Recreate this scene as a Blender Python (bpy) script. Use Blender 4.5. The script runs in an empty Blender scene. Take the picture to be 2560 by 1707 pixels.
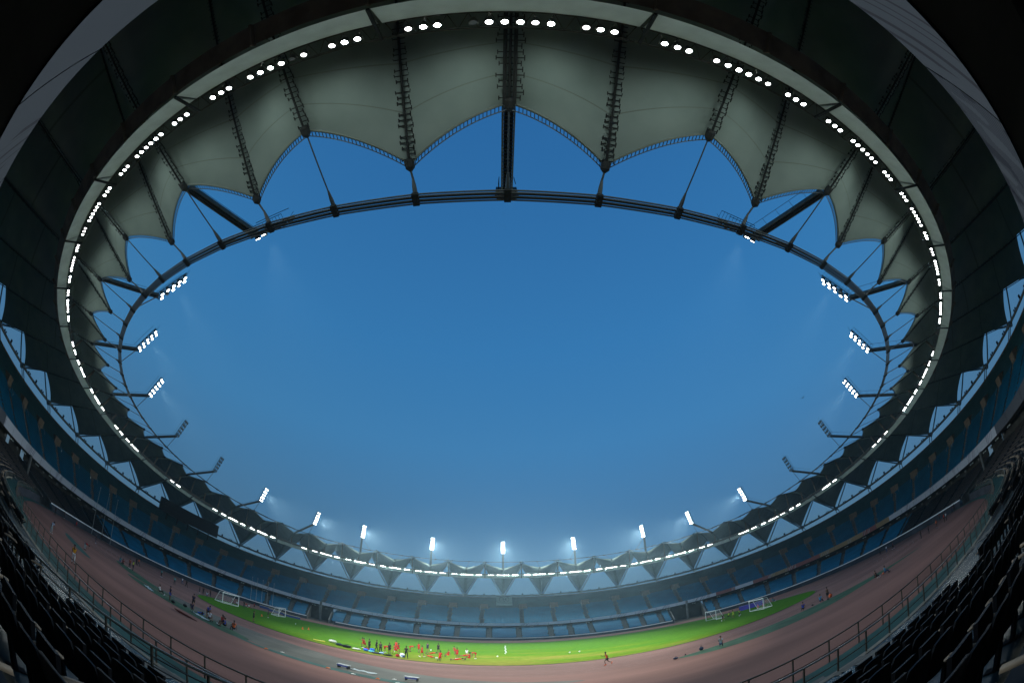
import bpy, math, random
import numpy as np
from mathutils import Vector, Matrix
random.seed(7)
rng = np.random.default_rng(7)
scene = bpy.context.scene
COL = scene.collection
PI = math.pi
sin, cos, rad = math.sin, math.cos, math.radians

# ------------------------------------------------------------------ camera
cam_d = bpy.data.cameras.new('camera')
cam = bpy.data.objects.new('camera', cam_d)
COL.objects.link(cam)
cam_d.type = 'PANO'                       # a 15 mm full frame fisheye
cam_d.panorama_type = 'FISHEYE_LENS_POLYNOMIAL'
cam_d.sensor_width = 36.0
cam_d.sensor_fit = 'HORIZONTAL'
cam_d.fisheye_fov = 2 * PI
(cam_d.fisheye_polynomial_k0, cam_d.fisheye_polynomial_k1, cam_d.fisheye_polynomial_k2,
 cam_d.fisheye_polynomial_k3, cam_d.fisheye_polynomial_k4) = (0.0, -0.06667220832601511, -0.0003952920119047636,
                                                             2.8226026294975858e-05, -1.7088674431188586e-06)
CAMP = Vector((-0.3324, -87.7145, 5.3889))
CR = Matrix(((0.99967955, -0.02046957, -0.01489281), (-0.00165485, -0.63990963, 0.76844839), (0.02525986, 0.76817750, 0.63973844)))
m3 = Matrix((CR[0], CR[1], -CR[2])).transposed()
cam.matrix_world = Matrix.Translation(CAMP) @ m3.to_4x4()
cam_d.clip_start = 0.05
cam_d.clip_end = 5000
scene.camera = cam

# ------------------------------------------------------------------ dusk sky
world = bpy.data.worlds.new('World')
scene.world = world
world.use_nodes = True
wn, wl = world.node_tree.nodes, world.node_tree.links
bg = wn['Background']
sky = wn.new('ShaderNodeTexSky')
sky.sky_type = 'NISHITA'
sky.sun_disc = False
sky.sun_elevation = rad(2)
sky.sun_rotation = rad(215)
sky.ozone_density = 6
tc = wn.new('ShaderNodeTexCoord')
sx = wn.new('ShaderNodeSeparateXYZ')
wl.new(tc.outputs['Generated'], sx.inputs[0])
ramp = wn.new('ShaderNodeValToRGB')
cr = ramp.color_ramp
cr.elements[0].position = 0.0
cr.elements[0].color = (0.075, 0.138, 0.200, 1)
cr.elements[1].position = 1.0
cr.elements[1].color = (0.020, 0.118, 0.310, 1)
for p_, c_ in ((0.10, (0.068, 0.138, 0.208, 1)), (0.24, (0.056, 0.152, 0.252, 1)), (0.42, (0.046, 0.182, 0.350, 1)), (0.62, (0.034, 0.170, 0.370, 1))):
    e_ = cr.elements.new(p_)
    e_.color = c_
wl.new(sx.outputs['Z'], ramp.inputs[0])
mixs = wn.new('ShaderNodeMix')
mixs.data_type = 'RGBA'
mixs.blend_type = 'ADD'
mixs.inputs[0].default_value = 0.08
wl.new(ramp.outputs[0], mixs.inputs[6])
wl.new(sky.outputs[0], mixs.inputs[7])
wl.new(mixs.outputs[2], bg.inputs[0])
bg.inputs[1].default_value = 1.0

# the last glow of a sun already at the horizon
sun_d = bpy.data.lights.new('dusk_sun', 'SUN')
sun_d.energy = 0.03
sun_d.angle = rad(12)
sun_d.color = (1.0, 0.86, 0.7)
sun = bpy.data.objects.new('dusk_sun', sun_d)
sun.rotation_euler = (rad(86), 0, rad(35))
COL.objects.link(sun)

scene.view_settings.view_transform = 'Standard'
scene.view_settings.look = 'None'
scene.view_settings.exposure = 0.0
scene.view_settings.gamma = 1.0
scene.render.engine = 'CYCLES'
scene.cycles.use_denoising = True
scene.cycles.max_bounces = 4
scene.cycles.diffuse_bounces = 3
scene.cycles.glossy_bounces = 2
scene.cycles.transparent_max_bounces = 8
scene.cycles.volume_bounces = 0
scene.cycles.sample_clamp_indirect = 4.0
scene.cycles.caustics_reflective = False
scene.cycles.caustics_refractive = False

# ------------------------------------------------------------------ helpers
MATS = {}
def mat(name, col, rough=0.6, metal=0.0, noise=0.0, nscale=1.0, emit=0.0, ecol=(1, 1, 1), spec=0.15, col2=None, stretch=None):
    if name in MATS:
        return MATS[name]
    m = bpy.data.materials.new(name)
    m.use_nodes = True
    N, L = m.node_tree.nodes, m.node_tree.links
    b = N['Principled BSDF']
    b.inputs['Base Color'].default_value = (*col, 1)
    b.inputs['Roughness'].default_value = rough
    b.inputs['Metallic'].default_value = metal
    b.inputs['Specular IOR Level'].default_value = spec
    if noise > 0 or col2:
        t = N.new('ShaderNodeTexCoord')
        mp = N.new('ShaderNodeMapping')
        if stretch:
            mp.inputs['Scale'].default_value = stretch
        n = N.new('ShaderNodeTexNoise')
        n.inputs['Scale'].default_value = nscale
        n.inputs['Detail'].default_value = 6
        r = N.new('ShaderNodeValToRGB')
        c2 = col2 if col2 else tuple(c * (1 - noise) for c in col)
        c1 = col if col2 else tuple(min(1, c * (1 + noise * 0.6)) for c in col)
        r.color_ramp.elements[0].position = 0.35
        r.color_ramp.elements[0].color = (*c2, 1)
        r.color_ramp.elements[1].position = 0.66
        r.color_ramp.elements[1].color = (*c1, 1)
        L.new(t.outputs['Object'], mp.inputs[0])
        L.new(mp.outputs[0], n.inputs['Vector'])
        L.new(n.outputs[0], r.inputs[0])
        L.new(r.outputs[0], b.inputs['Base Color'])
    if emit:
        b.inputs['Emission Color'].default_value = (*ecol, 1)
        b.inputs['Emission Strength'].default_value = emit
    MATS[name] = m
    return m

class MB:
    def __init__(s):
        s.v, s.f, s.m, s.uv = [], [], [], None
    def add(s, vs, fs, mi=0):
        o = len(s.v)
        s.v += [tuple(v) for v in vs]
        s.f += [tuple(i + o for i in f) for f in fs]
        s.m += [mi] * len(fs)
        return s
    def box(s, c, d, ax=None, mi=0):
        # centre, full sizes, axes (3 unit vectors)
        c = Vector(c)
        X, Y, Z = ax if ax else (Vector((1, 0, 0)), Vector((0, 1, 0)), Vector((0, 0, 1)))
        X, Y, Z = X * (d[0] / 2), Y * (d[1] / 2), Z * (d[2] / 2)
        vs = [c + X * a + Y * b + Z * e for e in (-1, 1) for b in (-1, 1) for a in (-1, 1)]
        return s.add(vs, [(0, 2, 3, 1), (4, 5, 7, 6), (0, 1, 5, 4), (2, 6, 7, 3), (0, 4, 6, 2), (1, 3, 7, 5)], mi)
    def beam(s, a, b, w, h, mi=0, up=Vector((0, 0, 1))):
        a, b = Vector(a), Vector(b)
        d = b - a
        L = d.length
        d = d.normalized()
        x = d.cross(up)
        if x.length < 1e-4:
            x = d.cross(Vector((1, 0, 0)))
        x.normalize()
        return s.box((a + b) / 2, (L, w, h), (d, x, d.cross(x).normalized()), mi)
    def tube(s, pts, r, n=6, mi=0, closed=False, caps=True):
        pts = [Vector(p) for p in pts]
        k = len(pts)
        rs = r if isinstance(r, (list, tuple)) else [r] * k
        vs, fs = [], []
        for i, p in enumerate(pts):
            if closed:
                d = pts[(i + 1) % k] - pts[i - 1]
            else:
                d = pts[min(i + 1, k - 1)] - pts[max(i - 1, 0)]
            d.normalize()
            x = d.cross(Vector((0, 0, 1)))
            if x.length < 0.05:
                x = d.cross(Vector((0, 1, 0)))
            x.normalize()
            y = x.cross(d)
            for j in range(n):
                a = 2 * PI * j / n
                vs.append(p + (x * cos(a) + y * sin(a)) * rs[i])
        for i in range(k if closed else k - 1):
            i2 = (i + 1) % k
            for j in range(n):
                j2 = (j + 1) % n
                fs.append((i * n + j, i * n + j2, i2 * n + j2, i2 * n + j))
        if caps and not closed:
            fs.append(tuple(range(n - 1, -1, -1)))
            fs.append(tuple((k - 1) * n + j for j in range(n)))
        return s.add(vs, fs, mi)
    def grid(s, rows, mi=0, closed=False):
        k, n = len(rows), len(rows[0])
        vs = [p for r in rows for p in r]
        fs = []
        for i in range(k if closed else k - 1):
            i2 = (i + 1) % k
            for j in range(n - 1):
                fs.append((i * n + j, i * n + j + 1, i2 * n + j + 1, i2 * n + j))
        return s.add(vs, fs, mi)
    def lathe(s, prof, c=(0, 0, 0), ax=None, n=16, mi=0):
        # prof: (radius, height) pairs
        c = Vector(c)
        X, Y, Z = ax if ax else (Vector((1, 0, 0)), Vector((0, 1, 0)), Vector((0, 0, 1)))
        rows = [[c + (X * cos(2 * PI * j / n) + Y * sin(2 * PI * j / n)) * r + Z * h for j in range(n)] for r, h in prof]
        vs = [p for r in rows for p in r]
        fs = []
        for i in range(len(rows) - 1):
            for j in range(n):
                j2 = (j + 1) % n
                fs.append((i * n + j, i * n + j2, (i + 1) * n + j2, (i + 1) * n + j))
        return s.add(vs, fs, mi)
    def disc(s, c, r, ax, n=16, mi=0):
        X, Y, Z = ax
        c = Vector(c)
        return s.add([c + (X * cos(2 * PI * j / n) + Y * sin(2 * PI * j / n)) * r for j in range(n)], [tuple(range(n))], mi)
    def ball(s, c, r, n=10, mi=0, sq=(1, 1, 1)):
        c = Vector(c)
        vs, fs = [], []
        h = n // 2
        for i in range(h + 1):
            a = PI * i / h
            for j in range(n):
                b = 2 * PI * j / n
                vs.append(c + Vector((sin(a) * cos(b) * sq[0], sin(a) * sin(b) * sq[1], cos(a) * sq[2])) * r)
        for i in range(h):
            for j in range(n):
                j2 = (j + 1) % n
                fs.append((i * n + j, i * n + j2, (i + 1) * n + j2, (i + 1) * n + j))
        return s.add(vs, fs, mi)
    def mesh(s, name, mats, smooth=False, uv=None):
        me = bpy.data.meshes.new(name)
        me.from_pydata(s.v, [], s.f)
        for m in (mats if isinstance(mats, (list, tuple)) else [mats]):
            me.materials.append(m)
        if any(s.m):
            me.polygons.foreach_set('material_index', s.m)
        if smooth:
            me.polygons.foreach_set('use_smooth', [True] * len(s.f))
        me.update()
        return me
    def obj(s, name, mats, parent=None, smooth=False):
        return link(name, s.mesh(name, mats, smooth), parent)

def link(name, me, parent=None, loc=None, rotz=None):
    o = bpy.data.objects.new(name, me)
    COL.objects.link(o)
    if parent:
        o.parent = parent
    if loc is not None:
        o.location = loc
    if rotz is not None:
        o.rotation_euler = (0, 0, rotz)
    return o
def tag(o, label, cat, group=None, kind=None):
    if label: o['label'] = label
    if cat: o['category'] = cat
    if group: o['group'] = group
    if kind: o['kind'] = kind
    return o
def thing(name, label, cat, loc=(0, 0, 0), rotz=0.0, group=None):
    o = bpy.data.objects.new(name, None)
    COL.objects.link(o)
    o.location = loc
    o.rotation_euler = (0, 0, rotz)
    o.empty_display_size = 0.3
    return tag(o, label, cat, group)
def dup(root, loc, rotz, label, group=None):
    r = root.copy()
    COL.objects.link(r)
    r.location = loc
    r.rotation_euler = (0, 0, rotz)
    r['label'] = label
    if group: r['group'] = group
    for ch in list(root.children):
        c = ch.copy()
        COL.objects.link(c)
        c.parent = r
        for g in ch.children:
            d = g.copy()
            COL.objects.link(d)
            d.parent = c
    return r
def npmesh(name, V, F, mats, mi=None, smooth=False):
    me = bpy.data.meshes.new(name)
    nv, nf = len(V), len(F)
    me.vertices.add(nv)
    me.vertices.foreach_set('co', np.asarray(V, np.float32).ravel())
    me.loops.add(nf * 4)
    me.loops.foreach_set('vertex_index', np.asarray(F, np.int32).ravel())
    me.polygons.add(nf)
    me.polygons.foreach_set('loop_start', np.arange(0, nf * 4, 4, dtype=np.int32))
    for m in mats:
        me.materials.append(m)
    if mi is not None:
        me.polygons.foreach_set('material_index', np.asarray(mi, np.int32))
    me.update(calc_edges=True)
    me.validate()
    return me
ORD = ['zeroth', 'first', 'second', 'third', 'fourth', 'fifth', 'sixth', 'seventh', 'eighth', 'ninth', 'tenth', 'eleventh', 'twelfth', 'thirteenth',
       'fourteenth', 'fifteenth', 'sixteenth', 'seventeenth', 'eighteenth', 'nineteenth', 'twentieth', 'twenty-first', 'twenty-second', 'twenty-third', 'twenty-fourth',
       'twenty-fifth', 'twenty-sixth', 'twenty-seventh', 'twenty-eighth', 'twenty-ninth', 'thirtieth'] + ['%dth' % i for i in range(31, 90)]

# ------------------------------------------------------------------ stadium curves (a, b, y0, z0, z1, z2, z3)
RING = {
 'A':    (84.749, 74.751, 0, 30.82, -1.309, -1.094, -0.722),
 'Bo':   (97.586, 87.366, 0, 26.702, 0.037, -0.751, -0.699),
 'Bi':   (96.999, 86.355, 0, 27.833, 0.275, -0.429, -0.641),
 'even': (94.481, 80.487, 0, 31.116, -0.197, -1.615, -0.328),
 'odd':  (91.627, 76.546, 0, 31.897, -0.724, -1.672, -0.173),
 'low':  (131.98, 123.131, 0, 25.082, 2.351, -1.108, -0.321),
 'rid':  (130.182, 121.501, 0, 34.2, -0.775, 2.4, 0.162),
 'rim':  (127.0, 108.0, -2.0, 21.213, 0.916, -1.233, -0.438),
 'ft':   (116.0, 83.33, -6.2, 9.301, 2.055, -0.275, 0.407),
 'rail': (104.0, 66.0, -10.0, 1.27, 0.15, -0.31, 0.0),
}
C4, E2 = 0.010703, -0.010091
def RT(name, t, dz=0.0, out=0.0):
    a, b, y0, z0, z1, z2, z3 = RING[name]
    m = 1 + C4 * (1 - cos(4 * t)) / 2
    p = Vector((a * m * sin(t), y0 - b * m * cos(t), z0 + z1 * cos(t) + z2 * cos(2 * t) + z3 * cos(3 * t) + dz))
    if out:
        n = Vector((sin(t) / a, -cos(t) / b, 0)).normalized()
        p += n * out
    return p
def NT(k):
    t0 = 2 * PI * k / 88
    return t0 + E2 * sin(2 * t0)
def NI(k):
    # node angles of the inner rings
    t0 = 2 * PI * k / 88
    return t0 - 0.03 * sin(2 * t0) - 0.06 * (sin(t0) - 0.5 * sin(2 * t0))
def RK(name, k, dz=0.0, out=0.0):
    return RT(name, NT(k) if name in ('low', 'rid') else NI(k), dz, out)

# ------------------------------------------------------------------ materials
M = {}
M['steel'] = mat('dark_painted_steel', (0.026, 0.030, 0.028), 0.7, 0.0, 0.25, 3, spec=0.08)
M['steel_lt'] = mat('grey_green_steel', (0.09, 0.095, 0.08), 0.5, 0.2, 0.3, 2)
M['cable'] = mat('galvanised_cable', (0.055, 0.07, 0.07), 0.5, 0.2, spec=0.3)
M['beam'] = mat('brown_steel_beam', (0.17, 0.135, 0.095), 0.6, 0.1, 0.3, 0.6)
M['fascia'] = mat('white_gantry_panel', (0.52, 0.59, 0.55), 0.55, 0, 0.12, 0.7)
M['lens_on'] = mat('lit_lamp_glass', (0.9, 0.9, 0.9), 0.3, emit=22.0, ecol=(0.94, 1.0, 0.97))
M['lens_on2'] = mat('lit_lamp_glass_dimmer', (0.9, 0.9, 0.9), 0.3, emit=9.0, ecol=(1.0, 0.96, 0.98))
M['lens_on3'] = mat('lit_lamp_glass_cool', (0.9, 0.9, 0.9), 0.3, emit=40.0, ecol=(0.9, 0.97, 1.0))
M['lens_off'] = mat('dark_lamp_glass', (0.12, 0.13, 0.13), 0.15, spec=0.8)
M['housing'] = mat('lamp_housing', (0.12, 0.12, 0.11), 0.4, 0.4)
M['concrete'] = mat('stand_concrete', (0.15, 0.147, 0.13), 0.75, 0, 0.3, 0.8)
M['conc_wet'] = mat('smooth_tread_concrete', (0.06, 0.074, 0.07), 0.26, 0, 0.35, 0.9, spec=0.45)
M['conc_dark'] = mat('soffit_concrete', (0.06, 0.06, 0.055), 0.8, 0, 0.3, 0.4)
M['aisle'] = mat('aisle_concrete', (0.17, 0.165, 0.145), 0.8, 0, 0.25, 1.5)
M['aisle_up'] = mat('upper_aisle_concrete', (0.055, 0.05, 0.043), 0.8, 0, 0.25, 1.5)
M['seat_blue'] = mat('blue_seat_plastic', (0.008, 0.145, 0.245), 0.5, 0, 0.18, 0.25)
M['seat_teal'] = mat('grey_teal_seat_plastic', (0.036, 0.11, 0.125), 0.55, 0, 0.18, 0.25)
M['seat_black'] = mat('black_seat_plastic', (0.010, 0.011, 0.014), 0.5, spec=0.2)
M['armrest'] = mat('tan_armrest', (0.27, 0.21, 0.15), 0.5)
M['par_white'] = None
M['box_tan'] = mat('tan_vomitory_render', (0.22, 0.165, 0.115), 0.8, 0, 0.2, 2)
M['black'] = mat('matt_black_board', (0.012, 0.013, 0.015), 0.7)
M['white'] = mat('white_paint', (0.78, 0.8, 0.78), 0.4)
M['net'] = mat('white_net_cord', (0.6, 0.62, 0.6), 0.7)
M['rail'] = mat('brushed_handrail', (0.33, 0.36, 0.35), 0.32, 0.7)
M['rail_dk'] = mat('weathered_handrail', (0.13, 0.12, 0.10), 0.45, 0.5)

def membrane_mat():
    m = bpy.data.materials.new('coated_roof_fabric')
    m.use_nodes = True
    N, L = m.node_tree.nodes, m.node_tree.links
    b = N['Principled BSDF']
    b.inputs['Roughness'].default_value = 0.8
    b.inputs['Specular IOR Level'].default_value = 0.08
    uv = N.new('ShaderNodeUVMap')
    s = N.new('ShaderNodeSeparateXYZ')
    L.new(uv.outputs[0], s.inputs[0])
    # welded seams: four lines running along the panel, very fine cloth banding across
    w = N.new('ShaderNodeMath'); w.operation = 'MULTIPLY'; w.inputs[1].default_value = 6.0
    L.new(s.outputs['Y'], w.inputs[0])
    fr = N.new('ShaderNodeMath'); fr.operation = 'FRACT'
    L.new(w.outputs[0], fr.inputs[0])
    lt = N.new('ShaderNodeMath'); lt.operation = 'LESS_THAN'; lt.inputs[1].default_value = 0.03
    L.new(fr.outputs[0], lt.inputs[0])
    n = N.new('ShaderNodeTexNoise'); n.inputs['Scale'].default_value = 0.35; n.inputs['Detail'].default_value = 5
    t = N.new('ShaderNodeTexCoord'); L.new(t.outputs['Object'], n.inputs['Vector'])
    r = N.new('ShaderNodeValToRGB')
    r.color_ramp.elements[0].position = 0.3; r.color_ramp.elements[0].color = (0.19, 0.255, 0.235, 1)
    r.color_ramp.elements[1].position = 0.7; r.color_ramp.elements[1].color = (0.24, 0.315, 0.29, 1)
    L.new(n.outputs[0], r.inputs[0])
    mx = N.new('ShaderNodeMix'); mx.data_type = 'RGBA'
    mx.inputs[7].default_value = (0.165, 0.205, 0.18, 1)
    L.new(lt.outputs[0], mx.inputs[0]); L.new(r.outputs[0], mx.inputs[6])
    L.new(mx.outputs[2], b.inputs['Base Color'])
    return m
M['fabric'] = membrane_mat()

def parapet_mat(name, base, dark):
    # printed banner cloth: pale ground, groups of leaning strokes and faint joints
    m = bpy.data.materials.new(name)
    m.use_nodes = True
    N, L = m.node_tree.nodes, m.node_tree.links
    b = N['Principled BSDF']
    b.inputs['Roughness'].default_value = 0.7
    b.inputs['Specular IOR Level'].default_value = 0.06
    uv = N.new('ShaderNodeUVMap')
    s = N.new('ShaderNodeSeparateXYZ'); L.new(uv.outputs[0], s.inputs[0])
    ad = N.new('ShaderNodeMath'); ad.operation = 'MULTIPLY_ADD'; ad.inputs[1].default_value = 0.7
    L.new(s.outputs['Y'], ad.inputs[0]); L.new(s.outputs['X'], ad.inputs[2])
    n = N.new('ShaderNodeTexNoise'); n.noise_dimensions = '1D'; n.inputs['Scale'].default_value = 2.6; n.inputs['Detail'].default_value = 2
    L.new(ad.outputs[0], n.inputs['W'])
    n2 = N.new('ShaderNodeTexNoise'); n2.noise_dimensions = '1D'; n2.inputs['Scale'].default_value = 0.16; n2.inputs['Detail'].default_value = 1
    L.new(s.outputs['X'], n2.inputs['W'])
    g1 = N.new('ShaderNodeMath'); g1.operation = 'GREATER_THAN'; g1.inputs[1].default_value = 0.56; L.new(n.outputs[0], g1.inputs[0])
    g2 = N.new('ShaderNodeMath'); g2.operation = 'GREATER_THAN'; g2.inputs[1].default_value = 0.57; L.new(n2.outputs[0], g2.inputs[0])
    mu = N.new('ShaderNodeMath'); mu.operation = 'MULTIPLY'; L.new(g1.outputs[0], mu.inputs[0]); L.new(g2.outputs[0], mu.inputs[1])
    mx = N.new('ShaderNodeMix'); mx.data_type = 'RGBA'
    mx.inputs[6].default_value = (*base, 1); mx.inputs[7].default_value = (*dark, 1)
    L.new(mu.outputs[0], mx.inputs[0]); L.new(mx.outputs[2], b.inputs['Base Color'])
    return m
M['par_white'] = parapet_mat('printed_parapet_cloth', (0.58, 0.58, 0.6), (0.27, 0.23, 0.27))
M['par_shaded'] = parapet_mat('shaded_parapet_cloth', (0.115, 0.118, 0.128), (0.06, 0.055, 0.062))  # near panels' shade and lens falloff put into the cloth colour
def hatch_mat():
    m = bpy.data.materials.new('halftone_parapet_cloth')
    m.use_nodes = True
    N, L = m.node_tree.nodes, m.node_tree.links
    b = N['Principled BSDF']
    b.inputs['Roughness'].default_value = 0.7
    b.inputs['Specular IOR Level'].default_value = 0.06
    uv = N.new('ShaderNodeUVMap')
    s = N.new('ShaderNodeSeparateXYZ'); L.new(uv.outputs[0], s.inputs[0])
    def mth(op, a, bb):
        q = N.new('ShaderNodeMath'); q.operation = op
        for i, v in ((0, a), (1, bb)):
            if isinstance(v, (int, float)): q.inputs[i].default_value = v
            else: L.new(v, q.inputs[i])
        return q.outputs[0]
    ln = mth('GREATER_THAN', mth('FRACT', mth('MULTIPLY', s.outputs['Y'], 14.0), 0), 0.5)
    n = N.new('ShaderNodeTexNoise'); n.inputs['Scale'].default_value = 0.55; L.new(uv.outputs[0], n.inputs['Vector'])
    v = N.new('ShaderNodeTexVoronoi'); v.inputs['Scale'].default_value = 2.2; L.new(uv.outputs[0], v.inputs['Vector'])
    hole = mth('GREATER_THAN', v.outputs['Distance'], 0.3)
    m1 = mth('MULTIPLY', ln, mth('GREATER_THAN', n.outputs[0], 0.47))
    blot = mth('MULTIPLY', hole, mth('GREATER_THAN', n.outputs[0], 0.58))
    mk = mth('MAXIMUM', m1, blot)
    mx = N.new('ShaderNodeMix'); mx.data_type = 'RGBA'
    mx.inputs[6].default_value = (0.115, 0.118, 0.128, 1); mx.inputs[7].default_value = (0.045, 0.045, 0.055, 1)  # print is real; ground colour darkened for the near panels' shade
    L.new(mk, mx.inputs[0]); L.new(mx.outputs[2], b.inputs['Base Color'])
    return m
M['par_hatch'] = hatch_mat()
M['par_red'] = parapet_mat('red_parapet_cloth', (0.30, 0.115, 0.10), (0.42, 0.4, 0.38))
M['par_tan'] = parapet_mat('ochre_parapet_cloth', (0.34, 0.23, 0.12), (0.36, 0.34, 0.3))

# ------------------------------------------------------------------ ground
def ground_mat():
    return mat('packed_earth', (0.11, 0.09, 0.07), 0.9, 0, 0.4, 0.05)
gb = MB()
g_ = 900
gb.add([(-g_, -g_, -0.02), (g_, -g_, -0.02), (g_, g_, -0.02), (-g_, g_, -0.02)], [(0, 1, 2, 3)])
tag(gb.obj('ground', ground_mat()), 'bare ground around the stadium', 'ground', kind='structure')

def poly_sheet(name, pts, z, m, label, cat, kind='structure'):
    b = MB()
    b.add([(x, y, z) for x, y in pts], [tuple(range(len(pts)))])
    o = b.obj(name, m)
    return tag(o, label, cat, kind=kind)
def smooth_poly(pts, it=2):
    for _ in range(it):
        q = []
        for i in range(len(pts)):
            a, b = pts[i], pts[(i + 1) % len(pts)]
            q += [(0.75 * a[0] + 0.25 * b[0], 0.75 * a[1] + 0.25 * b[1]), (0.25 * a[0] + 0.75 * b[0], 0.25 * a[1] + 0.75 * b[1])]
        pts = q
    return pts
M['track'] = mat('red_running_track', (0.24, 0.122, 0.095), 0.9, 0, 0.22, 0.12, stretch=(0.35, 1.6, 1), spec=0.05)
ring_pts = [RT('rail', 2 * PI * i / 160) for i in range(160)]
poly_sheet('running_track', [(p.x, p.y) for p in ring_pts], 0.004, M['track'], 'red synthetic running track around the football pitch', 'track')

def grass_mat():
    m = bpy.data.materials.new('football_turf')
    m.use_nodes = True
    N, L = m.node_tree.nodes, m.node_tree.links
    b = N['Principled BSDF']
    b.inputs['Roughness'].default_value = 0.85
    b.inputs['Specular IOR Level'].default_value = 0.0
    t = N.new('ShaderNodeTexCoord')
    s = N.new('ShaderNodeSeparateXYZ'); L.new(t.outputs['Object'], s.inputs[0])
    mp = N.new('ShaderNodeMapping'); mp.inputs['Scale'].default_value = (0.35, 1.0, 1); L.new(t.outputs['Object'], mp.inputs[0])
    n = N.new('ShaderNodeTexNoise'); n.inputs['Scale'].default_value = 0.16; n.inputs['Detail'].default_value = 7; n.inputs['Roughness'].default_value = 0.65
    L.new(mp.outputs[0], n.inputs['Vector'])
    # wear follows the near touchline and fades towards the middle of the pitch
    mr = N.new('ShaderNodeMapRange'); mr.inputs['From Min'].default_value = -36; mr.inputs['From Max'].default_value = 6
    mr.inputs['To Min'].default_value = 0.20; mr.inputs['To Max'].default_value = -0.16
    L.new(s.outputs['Y'], mr.inputs['Value'])
    ab = N.new('ShaderNodeMath'); ab.operation = 'ABSOLUTE'; L.new(s.outputs['X'], ab.inputs[0])
    mr2 = N.new('ShaderNodeMapRange'); mr2.inputs['From Min'].default_value = 6; mr2.inputs['From Max'].default_value = 44
    mr2.inputs['To Min'].default_value = 0.02; mr2.inputs['To Max'].default_value = -0.3
    L.new(ab.outputs[0], mr2.inputs['Value'])
    a1 = N.new('ShaderNodeMath'); a1.operation = 'ADD'; L.new(n.outputs[0], a1.inputs[0]); L.new(mr.outputs[0], a1.inputs[1])
    a2 = N.new('ShaderNodeMath'); a2.operation = 'ADD'; L.new(a1.outputs[0], a2.inputs[0]); L.new(mr2.outputs[0], a2.inputs[1])
    r = N.new('ShaderNodeValToRGB')
    r.color_ramp.elements[0].position = 0.40; r.color_ramp.elements[0].color = (0.074, 0.176, 0.018, 1)
    r.color_ramp.elements[1].position = 0.72; r.color_ramp.elements[1].color = (0.20, 0.195, 0.036, 1)
    e = r.color_ramp.elements.new(0.54); e.color = (0.105, 0.19, 0.014, 1)
    L.new(a2.outputs[0], r.inputs[0])
    n3 = N.new('ShaderNodeTexNoise'); n3.inputs['Scale'].default_value = 2.5; n3.inputs['Detail'].default_value = 4
    L.new(mp.outputs[0], n3.inputs['Vector'])
    mr3 = N.new('ShaderNodeMapRange'); mr3.inputs['From Min'].default_value = 0.3; mr3.inputs['From Max'].default_value = 0.7
    mr3.inputs['To Min'].default_value = 0.75; mr3.inputs['To Max'].default_value = 1.2
    L.new(n3.outputs[0], mr3.inputs['Value'])
    vm = N.new('ShaderNodeVectorMath'); vm.operation = 'SCALE'
    L.new(r.outputs[0], vm.inputs[0]); L.new(mr3.outputs[0], vm.inputs['Scale'])
    L.new(vm.outputs[0], b.inputs['Base Color'])
    return m
M['grass'] = grass_mat()
def superellipse(a, b, e, n=120, x0=0, y0=0):
    o = []
    for i in range(n):
        t = 2 * PI * i / n
        c, s_ = cos(t), sin(t)
        o.append((x0 + a * abs(c) ** (2 / e) * (1 if c >= 0 else -1), y0 + b * abs(s_) ** (2 / e) * (1 if s_ >= 0 else -1)))
    return o
pitch_out = superellipse(62.5, 35.4, 2.9, 140, 0.5, -0.2)
poly_sheet('pitch', pitch_out, 0.012, M['grass'], 'bright green football pitch, yellowed near the halfway line', 'pitch')
kb = MB()
kb.tube([(x * 1.004, y * 1.006, 0.012) for x, y in pitch_out], 0.06, 5, closed=True)
tag(kb.obj('kerb', mat('dark_kerb', (0.07, 0.075, 0.06), 0.8)), 'low dark kerb between pitch and track', 'kerb', kind='structure')
M['turf2'] = mat('dark_synthetic_turf', (0.040, 0.095, 0.050), 0.85, 0, 0.3, 0.5)
M['turf3'] = mat('dull_teal_turf', (0.045, 0.105, 0.085), 0.85, 0, 0.25, 0.5)
M['greyt'] = mat('grey_runway_surface', (0.105, 0.10, 0.078), 0.8, 0, 0.25, 0.3)
poly_sheet('runway', smooth_poly([(-56, -43.2), (-43, -42.2), (-30, -43.2), (-22, -44.2), (-13, -47), (-3, -50.5), (6, -52.4), (6, -53.4), (-6, -55), (-16, -54.6), (-24, -53), (-34, -49), (-44, -46)]), 0.008,
           M['greyt'], 'worn grey runway strip beside the near track', 'runway')
poly_sheet('turf_strip', smooth_poly([(14.6, -48.9), (21, -47.2), (30, -45.6), (38, -45.4), (46, -46.6), (54, -49.6), (57, -51.2), (52, -50.4), (44, -50.2), (36, -51.4), (30, -52.2), (23, -52.0), (17, -50.6)]), 0.016,
           M['turf2'], 'long dark green turf lens on the right of the near track', 'turf')
poly_sheet('turf_strip', smooth_poly([(-64, -39), (-55, -40.2), (-46, -43.8), (-38, -46.2), (-46, -47.2), (-56, -44)]), 0.016, M['turf2'], 'dark green turf wedge left of the runway, farther one', 'turf')
poly_sheet('turf_strip', smooth_poly([(-50, -47.6), (-43, -47.2), (-36, -47.8), (-29, -49.2), (-22, -53.0), (-24, -54.6), (-29, -53.0), (-36, -51.8), (-44, -50.4)]), 0.016, M['turf2'],
           'dark green turf wedge where people sit, left of the runway', 'turf')
poly_sheet('turf_strip', smooth_poly([(-26, -53.6), (-20, -53.9), (-13, -54.3), (-6, -55.2), (2, -57), (8, -60), (2, -58.6), (-6, -56.6), (-13, -55.6), (-20, -55.2)]), 0.020, M['turf3'],
           'narrow teal turf strip running along the near lanes', 'turf')
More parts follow.
